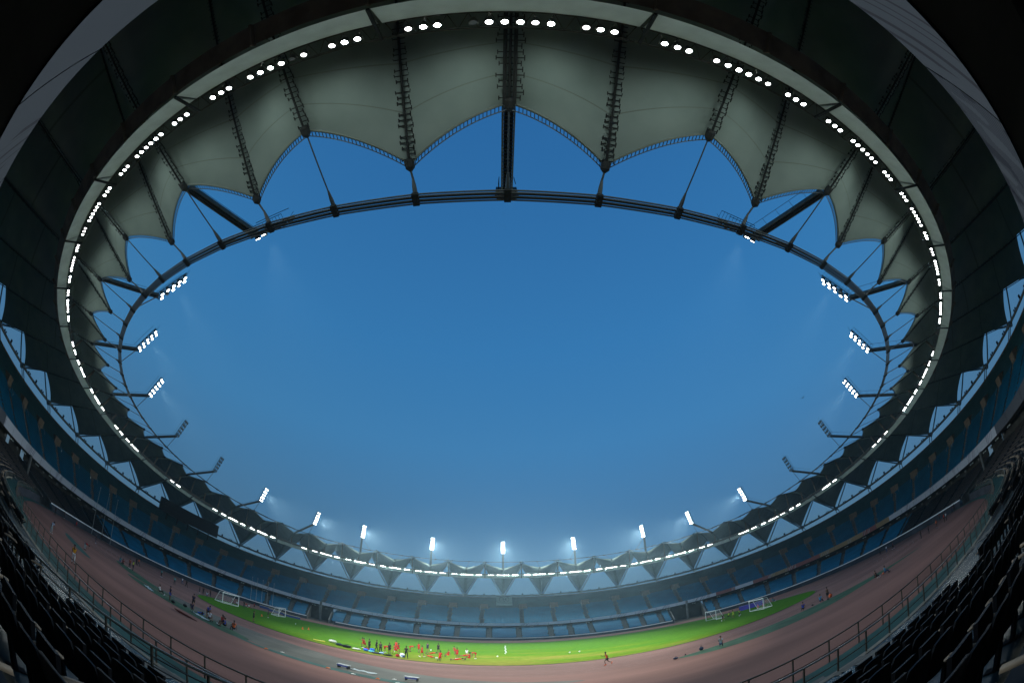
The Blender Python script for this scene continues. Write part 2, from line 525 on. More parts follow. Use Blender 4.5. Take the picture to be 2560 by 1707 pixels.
poly_sheet('turf_strip', smooth_poly([(-62, -52.6), (-56, -53.8), (-44, -57.6), (-46, -58.6), (-56, -56)]), 0.016, M['turf3'], 'teal turf wedge by the left end of the near railing', 'turf')
# lane lines
def oval(r, n=80, str_=42.2):
    o = []
    for i in range(n):
        a = -PI / 2 + PI * i / (n - 1)
        o.append((str_ + r * cos(a), r * sin(a)))
    for i in range(n):
        a = PI / 2 + PI * i / (n - 1)
        o.append((-str_ + r * cos(a), r * sin(a)))
    return o
lb = MB()
for i in range(1, 10):
    r0 = 36.6 + 1.22 * i
    A_, B_ = oval(r0 - 0.03), oval(r0 + 0.03)
    lb.grid([[(a[0] * 1.06, a[1], 0.009), (b[0] * 1.06, b[1], 0.009)] for a, b in zip(A_, B_)], closed=True)
for i in range(8):
    for (xa, ya), (xb, yb), an in (((-79.5, -36.5), (-69.5, -21.5), 2.2), ((66.0, -21.0), (80.5, -35.5), 0.95)):
        cx, cy = xa + (xb - xa) * i / 7, ya + (yb - ya) * i / 7
        lb.grid([[(cx + r * cos(an + q * 0.25), cy + r * sin(an + q * 0.25), 0.010) for r in (0.95, 1.1)] for q in range(-4, 5)])
M['lane'] = mat('worn_lane_paint', (0.30, 0.22, 0.2), 0.8, 0, 0.5, 1.5)
tag(lb.obj('lane_lines', M['lane']), 'worn white lane lines on the red track', 'markings', kind='structure')
gb2 = MB()
gb2.grid([[Vector((*RT('rail', 2 * PI * i / 200, 0, -o)[:2], 0.014)) for o in (0.15, 1.5)] for i in range(200)], closed=True)
tag(gb2.obj('gutter', mat('teal_gutter_paint', (0.03, 0.105, 0.085), 0.7, 0, 0.3, 0.6)), 'teal painted gutter strip along the stand wall', 'path', kind='structure')

# ------------------------------------------------------------------ grandstands
NL, NU = 13, 24                      # rows of the lower and the upper tier
TUN = [(rad(142.2), rad(148.6)), (rad(-147.6), rad(-143.2)), (rad(56.0), rad(60.0)), (rad(-61.5), rad(-57.0))]
def in_tun(t):
    t = (t + PI) % (2 * PI) - PI
    return any(a < t < b for a, b in TUN)
def mixP(n1, n2, s, t):
    a, b = RT(n1, t), RT(n2, t)
    return Vector((a.x + (b.x - a.x) * s, a.y + (b.y - a.y) * s, 0))
def low_pt(s, t, z):
    p = mixP('rail', 'ft', s, t)
    p.z = z + (RT('rail', t).z - 1.0 if z > 0.1 else 0.0)
    return p
def low_z(i):
    return 0.9 + 0.25 * i
TS = [2 * PI * i / 264 for i in range(265)]
stand = thing('lower_stand', 'lower seating tier ringing the track, blue seats split by pale stairs', 'grandstand')
b = MB()
def flush(seq, mi):
    run = []
    for t in TS:
        if in_tun(t):
            if len(run) > 1: b.grid(run, mi)
            run = []
        else:
            run.append(seq(t))
    if len(run) > 1: b.grid(run, mi)
flush(lambda t: [low_pt(0.0, t, 0.0), low_pt(0.0, t, 1.05), low_pt(0.012, t, 1.05), low_pt(0.012, t, low_z(0))], 0)
for i in range(NL + 5):
    s0, s1 = 0.012 + i / NL, 0.012 + (i + 1) / NL
    flush(lambda t: [low_pt(s0, t, low_z(i)), low_pt(s1, t, low_z(i)), low_pt(s1, t, low_z(i + 1))], 1)
flush(lambda t: [low_pt(1.012 + 5 / NL, t, low_z(NL + 5)), Vector((*low_pt(1.012 + 5 / NL, t, 1)[:2], RT('ft', t).z - 0.75))], 2)
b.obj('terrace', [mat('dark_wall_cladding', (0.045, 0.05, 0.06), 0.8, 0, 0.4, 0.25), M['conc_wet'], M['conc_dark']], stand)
# white coping rail on the wall
for a0, a1 in ((rad(149), rad(211)), (rad(216.9), rad(298)), (rad(61), rad(142)), ):
    n = 60
    r_ = MB()
    r_.grid([[low_pt(-0.006, a0 + (a1 - a0) * i / n, 0.92), low_pt(-0.006, a0 + (a1 - a0) * i / n, 1.2), low_pt(0.010, a0 + (a1 - a0) * i / n, 1.2)] for i in range(n + 1)])
    r_.obj('coping', M['white'], stand)
# stairs of the lower tier
LA = []
for d in (2.7, 8.5, 12.1, 15.9, 22.2, 25.6, 29.1, 36.0, 40.5, 45.8, 52, 58.5, 65, 71.5, 78, 84.5, 91, 97.5, 104, 110.5, 129.5, 136, 142.5, 149, 155.5, 162, 168.5, 175):
    LA += [rad(180 - d), rad(-180 + d)]
def in_range(t, lst, hw, radius=100):
    for a in lst:
        d = (t - a + PI) % (2 * PI) - PI
        if abs(d) < hw: return True
    return False
LAW = 0.0072
for a in LA:
    if in_tun(a): continue
    s_ = MB()
    rows = []
    for i in range(NL + 1):
        s0, s1 = 0.016 + i / NL, 0.012 + (i + 1) / NL
        rows += [[low_pt(s0, a - LAW, low_z(i) + 0.02), low_pt(s0, a + LAW, low_z(i) + 0.02)], [low_pt(s1 - 0.035, a - LAW, low_z(i) + 0.02), low_pt(s1 - 0.035, a + LAW, low_z(i) + 0.02)],
                 [low_pt(s1 - 0.035, a - LAW, low_z(i) + 0.11), low_pt(s1 - 0.035, a + LAW, low_z(i) + 0.11)], [low_pt(s1, a - LAW, low_z(i) + 0.11), low_pt(s1, a + LAW, low_z(i) + 0.11)]]
    s_.grid(rows)
    s_.obj('stairs', M['aisle'], stand)
# tunnel mouths: side walls, back wall and a post
for a0, a1 in TUN:
    w = MB()
    for a in (a0, a1):
        SB = 1.012 + 5 / NL
        w.add([low_pt(0, a, 0), low_pt(SB, a, 0), Vector((*low_pt(SB, a, 1)[:2], RT('ft', a).z - 0.75)), low_pt(SB, a, low_z(NL + 5)), low_pt(0, a, 1.3)], [(0, 1, 2, 3, 4)])
        w.beam(low_pt(0, a, 1.35), low_pt(1.2, a, 5.0), 0.35, 0.3)
    w.grid([[low_pt(SB, a0 + (a1 - a0) * i / 4, 0), Vector((*low_pt(SB, a0 + (a1 - a0) * i / 4, 1)[:2], RT('ft', a0).z - 0.75))] for i in range(5)], 1)
    am = (a0 + a1) / 2
    w.tube([low_pt(0.75, am, 0), low_pt(0.75, am, 7.5)], 0.45, 10)
    w.obj('tunnel', [M['concrete'], M['conc_dark']], stand)

up = thing('upper_stand', 'cantilevered upper seating tier under the roof with banner parapet', 'grandstand')
def up_pt(s, t, z):
    p = mixP('ft', 'rim', s, t)
    p.z = z
    return p
def up_z(s, t):
    z0, z1 = RT('ft', t).z - 0.55, RT('rim', t).z - 0.5
    return z0 + (z1 - z0) * s
b = MB()
rows = []
for t in TS[:-1]:
    r_ = []
    for i in range(NU):
        s0, s1 = i / NU + 0.003, (i + 1) / NU + 0.003
        r_ += [up_pt(s0, t, up_z(i / NU, t)), up_pt(s1, t, up_z(i / NU, t))]
    r_ += [up_pt(1.003, t, up_z(1, t)), up_pt(1.003, t, RT('rim', t).z), up_pt(1.02, t, RT('rim', t).z), up_pt(1.02, t, RT('rim', t).z - 4)]
    rows.append(r_)
b.grid(rows, 0, True)
b.obj('terrace', M['concrete'], up)
rb = MB()
rb.grid([[up_pt(1.0, t, RT('rim', t).z - 0.1), up_pt(1.0, t, RT('rim', t).z + 0.16), up_pt(1.025, t, RT('rim', t).z + 0.16)] for t in TS[:-1]], 0, True)
rb.obj('rim_coping', mat('brown_rim_coping', (0.17, 0.125, 0.10), 0.7, 0, 0.3, 0.4), up)
def par_h(t):
    return 1.75 + 0.62 * cos(t)
sb = MB()
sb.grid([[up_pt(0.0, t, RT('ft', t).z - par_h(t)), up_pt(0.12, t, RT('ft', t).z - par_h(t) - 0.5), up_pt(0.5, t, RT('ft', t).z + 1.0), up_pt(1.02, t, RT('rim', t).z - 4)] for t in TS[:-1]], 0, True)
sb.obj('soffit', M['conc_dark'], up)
# parapet in 88 banner panels
for j in range(88):
    t0, t1 = 2 * PI * j / 88, 2 * PI * (j + 1) / 88
    p_ = MB()
    uvs = []
    n = 4
    rr = []
    for i in range(n + 1):
        t = t0 + (t1 - t0) * (i / n) * (0.988 if i == n else 1)
        rr.append([up_pt(-0.004, t, RT('ft', t).z - par_h(t)), up_pt(-0.004, t, RT('ft', t).z), up_pt(0.006, t, RT('ft', t).z), up_pt(0.006, t, RT('ft', t).z - 0.6)])
    p_.grid(rr)
    d = math.degrees((t0 + PI) % (2 * PI) - PI)
    key = 'par_shaded' if abs(d) < 52 else 'par_white'
    if 3.5 < d < 10.5: key = 'par_hatch'
    if 108 < d < 128: key = 'par_red' if j % 3 else 'par_tan'
    elif 90 < d <= 108: key = 'par_tan' if j % 4 else 'par_red'
    elif 128 <= d < 140: key = 'par_red' if j % 2 else 'par_white'
    elif -116 < d < -62: key = 'par_white'
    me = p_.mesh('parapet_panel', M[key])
    ul = me.uv_layers.new(name='UVMap')
    for poly in me.polygons:
        for li in poly.loop_indices:
            vi = me.loops[li].vertex_index
            i, c_ = divmod(vi, 4)
            ul.data[li].uv = ((j + i / n) * 6.2, (0, 1.4, 1.4, 0.9)[c_])
    link('parapet_panel', me, up)
# upper tier stairs and vomitory boxes every 6.05 degrees
VT = [rad(180 + sg * (3.75 + 6.05 * k)) for k in range(29) for sg in (1, -1)]
def is_near(t, lim):
    return abs((t + PI) % (2 * PI) - PI) < lim
UAW = 0.0045
for a in VT:
    if is_near(a, rad(40)): continue
    s_ = MB()
    rws = []
    off = UAW * 1.4
    for i in range(int(NU * 0.56)):
        s0, s1 = i / NU + 0.004, (i + 1) / NU + 0.003
        z = up_z(i / NU, a)
        z2 = up_z((i + 1) / NU, a)
        rws += [[up_pt(s0, a - UAW + off, z + 0.02), up_pt(s0, a + UAW + off, z + 0.02)], [up_pt(s1 - 0.012, a - UAW + off, z + 0.02), up_pt(s1 - 0.012, a + UAW + off, z + 0.02)],
                [up_pt(s1 - 0.012, a - UAW + off, (z + z2) / 2), up_pt(s1 - 0.012, a + UAW + off, (z + z2) / 2)], [up_pt(s1, a - UAW + off, (z + z2) / 2), up_pt(s1, a + UAW + off, (z + z2) / 2)]]
    s_.grid(rws)
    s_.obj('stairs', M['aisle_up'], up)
    v_ = MB()
    c0 = up_pt(0.575, a, up_z(0.575, a))
    o_ = (up_pt(0.7, a, 0) - up_pt(0.5, a, 0)).normalized()
    x_ = Vector((-o_.y, o_.x, 0))
    zz = Vector((0, 0, 1))
    ax = (x_, o_, zz)
    v_.box(c0 + o_ * 0.9 + zz * 0.95, (3.1, 1.8, 2.0), ax, 0)
    v_.box(c0 + o_ * 0.9 + zz * 2.02, (3.3, 2.0, 0.12), ax, 0)
    for sx_ in (-1, 1):
        v_.beam(c0 + x_ * 1.55 * sx_ - o_ * 1.6 - zz * 0.5, c0 + x_ * 1.55 * sx_ + o_ * 0.2 + zz * 1.0, 0.07, 0.07, 1)
        v_.beam(c0 + x_ * 1.55 * sx_ - o_ * 1.6 - zz * 0.9, c0 + x_ * 1.55 * sx_ - o_ * 1.6 - zz * 0.45, 0.07, 0.07, 1)
    v_.obj('vomitory', [M['box_tan'], M['rail']], up)
# twin lamps and small grey signs hung under the upper tier
for k in range(100):
    t = rad(180) + (k - 50) * rad(2.6)
    p = RT('ft', t)
    q = up_pt(0.10, t, p.z - par_h(t) - 0.75)
    o_ = Vector((p.x, p.y, 0)).normalized()
    x_ = Vector((-o_.y, o_.x, 0))
    uh = MB()
    if k % 2:
        uh.box(q + Vector((0, 0, -0.35)), (0.75, 0.15, 0.6), (x_, o_, Vector((0, 0, 1))), 0)
        uh.obj('hung_sign', [M['concrete']], up)
    else:
        uh.box(q + Vector((0, 0, 0.18)), (1.5, 0.1, 0.08), (x_, o_, Vector((0, 0, 1))), 0)
        for e in (-0.5, 0.5):
            uh.box(q + x_ * e + Vector((0, 0, 0.05)), (0.45, 0.4, 0.22), (x_, o_, Vector((0, 0, 1))), 0)
        uh.obj('hung_twin_lamp', [M['fascia']], up)

# ------------------------------------------------------------------ roof
roof = thing('stadium_roof', 'ring of pale tensioned fabric roof with dark cables above the stands', 'roof')
def ridge_pt(k, u):
    # radial line of node k, u = 0 outer edge, 1 inner tip
    if k % 2 == 0:
        a, b = RK('low', k), RK('even', k)
        bulge = 0.7
    else:
        a, b = RK('rid', k), RK('odd', k)
        bulge = 2.2
    p = a.lerp(b, u)
    p.z += bulge * 4 * u * (1 - u) * (0.7 + 0.3 * u)
    return p
NUU, NV = 18, 10
def ucross(k):
    # where the gantry ring crosses the radial line of node k
    a, b = (RK('low', k), RK('even', k)) if k % 2 == 0 else (RK('rid', k), RK('odd', k))
    g = RK('Bi', k)
    return math.hypot(a.x - g.x, a.y - g.y) / math.hypot(a.x - b.x, a.y - b.y)
UCR = {k: ucross(k) for k in range(-1, 90)}
def panel_pt(k0, k1, w_, v):
    # w_ 0..0.5 is the rear field, 0.5..1 the field in front of the gantry
    if w_ < 0.5:
        ue, uo = UCR[k0] * w_ * 2, UCR[k1] * w_ * 2
    else:
        ue, uo = UCR[k0] + (1 - UCR[k0]) * (w_ - 0.5) * 2, UCR[k1] + (1 - UCR[k1]) * (w_ - 0.5) * 2
    u = w_
    p0, p1 = ridge_pt(k0, ue), ridge_pt(k1, uo)
    p = p0.lerp(p1, v)
    # edges curve between the nodes: scallop at the front, scoop at the back
    w = 4 * v * (1 - v)
    d = (ridge_pt(k0, 0) - ridge_pt(k0, 1))
    d.z = 0
    d.normalize()
    p += d * (w * (0.5 * max(0, u - 0.6) / 0.4 - 1.3 * max(0, 0.3 - u) / 0.3))
    p.z -= 0.22 * w * sin(PI * min(1, max(0, u)))
    return p
for k in range(88):
    k0, k1 = (k, k + 1) if k % 2 == 0 else (k + 1, k)
    rr, uvs = [], []
    for i in range(NUU + 1):
        u = i / NUU
        rr.append([panel_pt(k0, k1, u, j / NV) for j in range(NV + 1)])
    p_ = MB()
    p_.grid(rr)
    me = p_.mesh('membrane_panel', M['fabric'], True)
    ul = me.uv_layers.new(name='UVMap')
    uvd = np.zeros((len(me.loops), 2), np.float32)
    vi = np.zeros(len(me.loops), np.int32)
    me.loops.foreach_get('vertex_index', vi)
    uvd[:, 0] = (vi % (NV + 1)) / NV
    uvd[:, 1] = (vi // (NV + 1)) / NUU
    ul.data.foreach_set('uv', uvd.ravel())
    link('membrane_panel', me, roof)
    # rope edge: hem, cable and rungs along the inner scallop
    e_ = MB()
    near = min(k % 88, 88 - k % 88) < 20
    nn = 26 if near else 10
    hem, cab = [], []
    for i in range(nn + 1):
        v = 0.02 + 0.96 * i / nn
        p = panel_pt(k0, k1, 1.0, v)
        d = (ridge_pt(k0, 1) - ridge_pt(k0, 0)); d.z = 0; d.normalize()
        hem.append(p)
        cab.append(p + d * 0.42 + Vector((0, 0, -0.05)))
    e_.tube(cab, 0.038, 4)
    if near:
        for a, c_ in zip(hem[1:-1], cab[1:-1]):
            e_.beam(a, c_, 0.05, 0.04)
    e_.obj('edge_cable', M['cable'], roof)
    h_ = MB()
    h_.tube(hem, 0.09, 5)
    h_.obj('hem', M['fabric'], roof)
for k in range(88):
    near = min(k, 88 - k)
    c_ = MB()
    pts = [ridge_pt(k, i / 20) + Vector((0, 0, -0.22)) for i in range(21)]
    c_.tube(pts, 0.085, 5)
    tdir = (RK('A', k + 1) - RK('A', k - 1)); tdir.z = 0; tdir.normalize()
    L_ = (pts[-1] - pts[0]).length
    wd = 0.72 if k == 0 else 0.44
    if near <= 22:
        n = int(L_ / (0.36 if near < 9 else 0.6))
        for i in range(n):
            u = i / n
            if u < 0.32: continue
            p = ridge_pt(k, u) + Vector((0, 0, -0.2))
            ww = wd * (0.85 + 0.12 * ((i * 7) % 3))
            sg = 1
            c_.beam(p - tdir * 0.05 * sg, p + tdir * ww * sg, 0.06, 0.05)
            c_.beam(p + tdir * ww * sg - (pts[-1] - pts[0]).normalized() * 0.17, p + tdir * ww * sg + (pts[-1] - pts[0]).normalized() * 0.17, 0.06, 0.06)
            if i % 4:
                c_.beam(p - tdir * ww * 0.95, p, 0.06, 0.05)
                c_.beam(p - tdir * ww * 0.95 - (pts[-1] - pts[0]).normalized() * 0.13, p - tdir * ww * 0.95 + (pts[-1] - pts[0]).normalized() * 0.13, 0.06, 0.06)
    else:
        for sg in (-1, 1):
            c_.tube([p + tdir * 0.45 * sg for p in pts], 0.05, 4)
    if k == 0:
        for sg in (-0.28, 0.28):
            c_.tube([p + tdir * sg for p in pts], 0.12, 5)
    c_.obj('radial_cable', M['steel'], roof)
    # casting at the tip, hanger rod and clamp on the tension ring
    t_ = MB()
    tp = ridge_pt(k, 1)
    ctr = RK('A', k)
    dd = (ctr - tp).normalized()
    t_.tube([tp - dd * 0.4 - Vector((0, 0, 0.15)), tp - dd * 0.2 - Vector((0, 0, 0.15)), tp + dd * 0.25 - Vector((0, 0, 0.12)), tp + dd * 0.5 - Vector((0, 0, 0.1))], [0.2, 0.34, 0.32, 0.1], 8)
    t_.obj('tip_casting', M['steel'], roof)
    r_ = MB()
    up_ = ctr + Vector((0, 0, 0.12))
    q0 = tp + dd * 0.5 - Vector((0, 0, 0.1))
    ln = (up_ - q0).length
    r_.tube([q0, up_ - dd * 1.3], 0.055 if k % 2 == 0 else 0.075, 6)
    r_.tube([up_ - dd * 1.45, up_ - dd * 0.8, up_ - dd * 0.25], [0.07, 0.15, 0.17], 6)
    r_.obj('hanger_rod', M['cable'], roof)
    g = MB()
    o_ = Vector((ctr.x, ctr.y, 0)).normalized()
    g.box(ctr, (0.42, 0.88, 0.26), (tdir, tdir.cross(Vector((0, 0, 1))), Vector((0, 0, 1))))
    g.obj('ring_clamp', M['steel'], roof)
r_ = MB()
ring = [(RK('A', i / 2), RK('A', i / 2 + 0.5), RK('A', i / 2 - 0.5)) for i in range(176)]
for s_ in range(6):
    pts = []
    for i in range(88):
        c = RK('A', i)
        td = (RK('A', i + 1) - RK('A', i - 1)); td.z = 0; td.normalize()
        n_ = Vector((td.y, -td.x, 0))
        pts.append(c + n_ * (s_ - 2.5) * 0.135 + Vector((0, 0, 0.05 * (s_ % 2))))
    # straight strands from clamp to clamp
    r_.tube(pts, 0.066, 6, closed=True)
r_.obj('tension_ring', M['cable'], roof)
# compression beam behind the lamp gantry, with end plates at the joints
cb = MB()
rows = []
for i in range(176):
    k = i / 2
    prof = [(0.25, 0.15), (1.35, 0.55), (1.5, 0.65), (1.5, 2.0), (0.35, 2.0), (0.25, 0.15)]
    rows.append([RK('Bo', k, dz, out) for out, dz in prof])
cb.grid(rows, 0, True)
for k in range(88):
    td = (RK('A', k + 1) - RK('A', k - 1)); td.z = 0; td.normalize()
    a, c_ = RK('Bo', k, 0.1, 0.22), RK('Bo', k, 0.5, 1.5)
    cb.beam(a, c_, 0.14, 0.5)
    if k % 2 == 0:
        cb.beam(RK('Bo', k, 1.2, 0.9), ridge_pt(k, UCR[k] - 0.04) - Vector((0, 0, 0.2)), 0.4, 0.4)
    else:
        cb.beam(RK('Bo', k, 1.2, 0.9), ridge_pt(k, UCR[k] - 0.04) - Vector((0, 0, 0.2)), 0.35, 0.35)
cb.obj('compression_beam', M['beam'], roof)
# deeper inner arch of the beam, seen dark against the rear membranes
# outer ring beam, V columns, struts, small fittings
ob = MB()
pts = [RK('low', i / 2, -0.35, 0.9) for i in range(176)]
ob.tube(pts, 0.42, 8, closed=True)
ob.obj('ring_beam', mat('grey_ring_beam', (0.17, 0.175, 0.16), 0.6, 0, 0.25, 0.5), roof)
M['strut'] = mat('grey_column_paint', (0.15, 0.17, 0.165), 0.6, 0, 0.2, 1)
for k in range(0, 88, 2):
    base = RK('low', k, -1.2, 1.2)
    for sg in (-1, 1):
        s_ = MB()
        top = RK('rid', k + sg, -0.1, 0.7)
        s_.tube([base + (top - base) * 0.0, top], 0.26, 8)
        s_.obj('column_strut', M['strut'], roof)
    n_ = MB()
    foot = RT('rim', NT(k), -3.0, 1.6)
    td = (RK('A', k + 1) - RK('A', k - 1)); td.z = 0; td.normalize()
    for sg in (-0.9, 0.9):
        n_.tube([foot + td * sg * 0.8, RK('low', k, -0.4, 0.7) + td * sg * 0.7], 0.17, 6)
    n_.box(RK('low', k, -0.3, 0.2), (1.1, 0.9, 1.0), (td, Vector((td.y, -td.x, 0)), Vector((0, 0, 1))))
    n_.obj('node_bracket', M['strut'], roof)
    w_ = MB()
    w_.lathe([(0.02, 1.3), (0.26, 1.15), (0.32, 0.6), (0.30, 0.1), (0.05, 0)], RK('low', k, 0.15, -0.5), n=8)
    w_.obj('drain_funnel', M['fascia'], roof)
fx = MB()
for k in range(0, 88, 2):
    for fr, hh in ((1.0, 0.85), (0.46, 0.42), (0.56, 0.42), (1.44, 0.42), (1.54, 0.42)):
        p = RK('low', k + fr, 0.05, 0.9)
        td = (RK('low', k + fr + 0.1) - RK('low', k + fr - 0.1)).normalized()
        fx.box(p + Vector((0, 0, hh / 2)), (0.55 * hh + 0.12, 0.4, hh), (td, Vector((td.y, -td.x, 0)), Vector((0, 0, 1))))
fo = fx.obj('beam_fittings', M['black'], roof)
fo['kind'] = 'stuff'

# ------------------------------------------------------------------ lamp gantry in 44 bays
def objw(b, name, mats, parent, smooth=False):
    l = parent.location
    b.v = [(v[0] - l.x, v[1] - l.y, v[2] - l.z) for v in b.v]
    return b.obj(name, mats, parent, smooth)
def lamp_mesh(name, lens, r=0.185):
    b = MB()
    X, Y, Z = Vector((0, 1, 0)), Vector((0, 0, 1)), Vector((1, 0, 0))
    b.lathe([(0.05, -0.34), (0.16, -0.32), (0.2, -0.18), (r * 1.02, -0.03), (r * 1.06, 0.02), (r * 0.97, 0.02), (r * 0.95, -0.01)], (0, 0, 0), (X, Y, Z), 16, 0)
    b.disc((-0.005, 0, 0), r * 0.96, (X, Y, Z), 16, 1)
    b.beam((-0.2, -r * 1.12, 0), (0, -r * 1.12, 0), 0.04, 0.06)
    b.beam((-0.2, r * 1.12, 0), (0, r * 1.12, 0), 0.04, 0.06)
    b.beam((-0.2, -r * 1.12, 0.0), (-0.2, -r * 1.12, 0.38), 0.05, 0.05)
    b.beam((-0.2, r * 1.12, 0.0), (-0.2, r * 1.12, 0.38), 0.05, 0.05)
    return b.mesh(name, [M['housing'], M[lens]])
LAMPS_ON = [lamp_mesh('lamp', q) for q in ('lens_on', 'lens_on', 'lens_on2', 'lens_on3')]
LAMP_OFF = lamp_mesh('lamp_unlit', 'lens_off')
def aim(o, d):
    o.rotation_mode = 'QUATERNION'
    o.rotation_quaternion = d.to_track_quat('X', 'Z')
LIT = {6: '0001', 9: '0001', 10: '1100', 11: '0000', 12: '1110', 13: '0011', 15: '1110', 16: '0011',
       -6: '1100', -7: '0111', -9: '1100', -10: '0111', -11: '0000', -12: '0011', -13: '1000', -16: '1000'}
FR = [[.10, .16, .215], [.355, .415, .475], [.535, .592, .652], [.79, .848, .905]]
SPOTS = []
GANTRY_W, MAST_W = 560, 112000      # watts of each beam
def side_label(j):
    if j == 0: return 'directly above the viewer'
    if j == 22: return 'at the far centre'
    s = 'left' if j < 0 else 'right'
    a = abs(j)
    return '%s to the %s of the one overhead' % (ORD[a], s) if a <= 11 else '%s to the %s of the far centre one' % (ORD[22 - a], s)
for j in range(-21, 23):
    lit = LIT.get(j, '1111')
    nl = lit.count('1')
    st = {4: 'all lamps lit', 3: 'most lamps lit', 2: 'half its lamps lit', 1: 'few lamps lit', 0: 'all lamps dark'}[nl]
    root = thing('lamp_gantry', 'lamp gantry bay, %s, %s' % (st, side_label(j)), 'lamp gantry', RK('Bi', 2 * j), 0, 'lamp gantry bays round the roof')
    k0, k1 = 2 * j - 1 + 0.02, 2 * j + 1 - 0.02
    b = MB()
    rr = []
    n = 8
    for i in range(n + 1):
        k = k0 + (k1 - k0) * i / n
        o_, i_ = RK('Bo', k), RK('Bi', k)
        rr.append([o_, i_, i_ + Vector((0, 0, 0.16)), o_ + Vector((0, 0, 0.16)), o_])
    b.grid(rr)
    objw(b, 'fascia_panel', M['fascia'], root)
    b = MB()
    o_, i_ = RK('Bo', 2 * j - 1), RK('Bi', 2 * j - 1)
    dd = (i_ - o_).normalized()
    inw = Vector((dd.x, dd.y, 0)).normalized()
    b.beam(o_ - Vector((0, 0, 0.06)), i_ - Vector((0, 0, 0.06)) + inw * 1.0 + Vector((0, 0, 0.1)), 0.16, 0.16)
    objw(b, 'joint_bracket', M['steel'], root)
    b = MB()
    ch1, ch2 = [], []
    n = 24
    for i in range(n + 1):
        k = k0 + (k1 - k0) * i / n
        p = RK('Bi', k)
        iw = -Vector((p.x, p.y, 0)).normalized()
        ch1.append(p + iw * 0.08 + Vector((0, 0, 0.5)))
        ch2.append(p + iw * 1.0 + Vector((0, 0, 0.42)))
    b.tube(ch1, 0.045, 5)
    b.tube(ch2, 0.045, 5)
    for i in range(0, n, 2):
        b.tube([ch1[i], ch2[i + 1], ch1[min(i + 2, n)]], 0.03, 4)
    for i in range(0, n + 1, 6):
        b.tube([ch2[i], ch2[i] + Vector((0, 0, 1.0))], 0.025, 4)
    b.tube([p + Vector((0, 0, 1.0)) for p in ch2], 0.025, 4)
    objw(b, 'truss', M['steel_lt'], root)
    for g in range(4):
        for q in range(3):
            k = k0 + (k1 - k0) * FR[g][q]
            p = RK('Bi', k)
            iw = -Vector((p.x, p.y, 0)).normalized()
            on = lit[g] == '1' and not (j == 0 and g == 1 and q == 0) and not (j == -1 and g == 2 and q == 1)
            l = link('lamp', random.choice(LAMPS_ON) if on else LAMP_OFF, root)
            l.location = p + iw * 0.62 + Vector((0, 0, 0.02 + 0.05 * random.random())) - root.location
            tl = 52 if abs(j) < 8 else 38
            aim(l, iw * cos(rad(tl)) - Vector((0, 0, 1)) * sin(rad(tl + random.uniform(-6, 6))))
    if nl >= 2:
        for dk in (-0.5, 0.5):
            p = RK('Bi', 2 * j + dk)
            iw = -Vector((p.x, p.y, 0)).normalized()
            SPOTS.append((p + iw * 1.25 + Vector((0, 0, -0.55)), (GANTRY_W * nl / 4 * (9.0 if abs(j) >= 16 else 1.0), 178, p + iw * 60 - Vector((0, 0, 13)))))

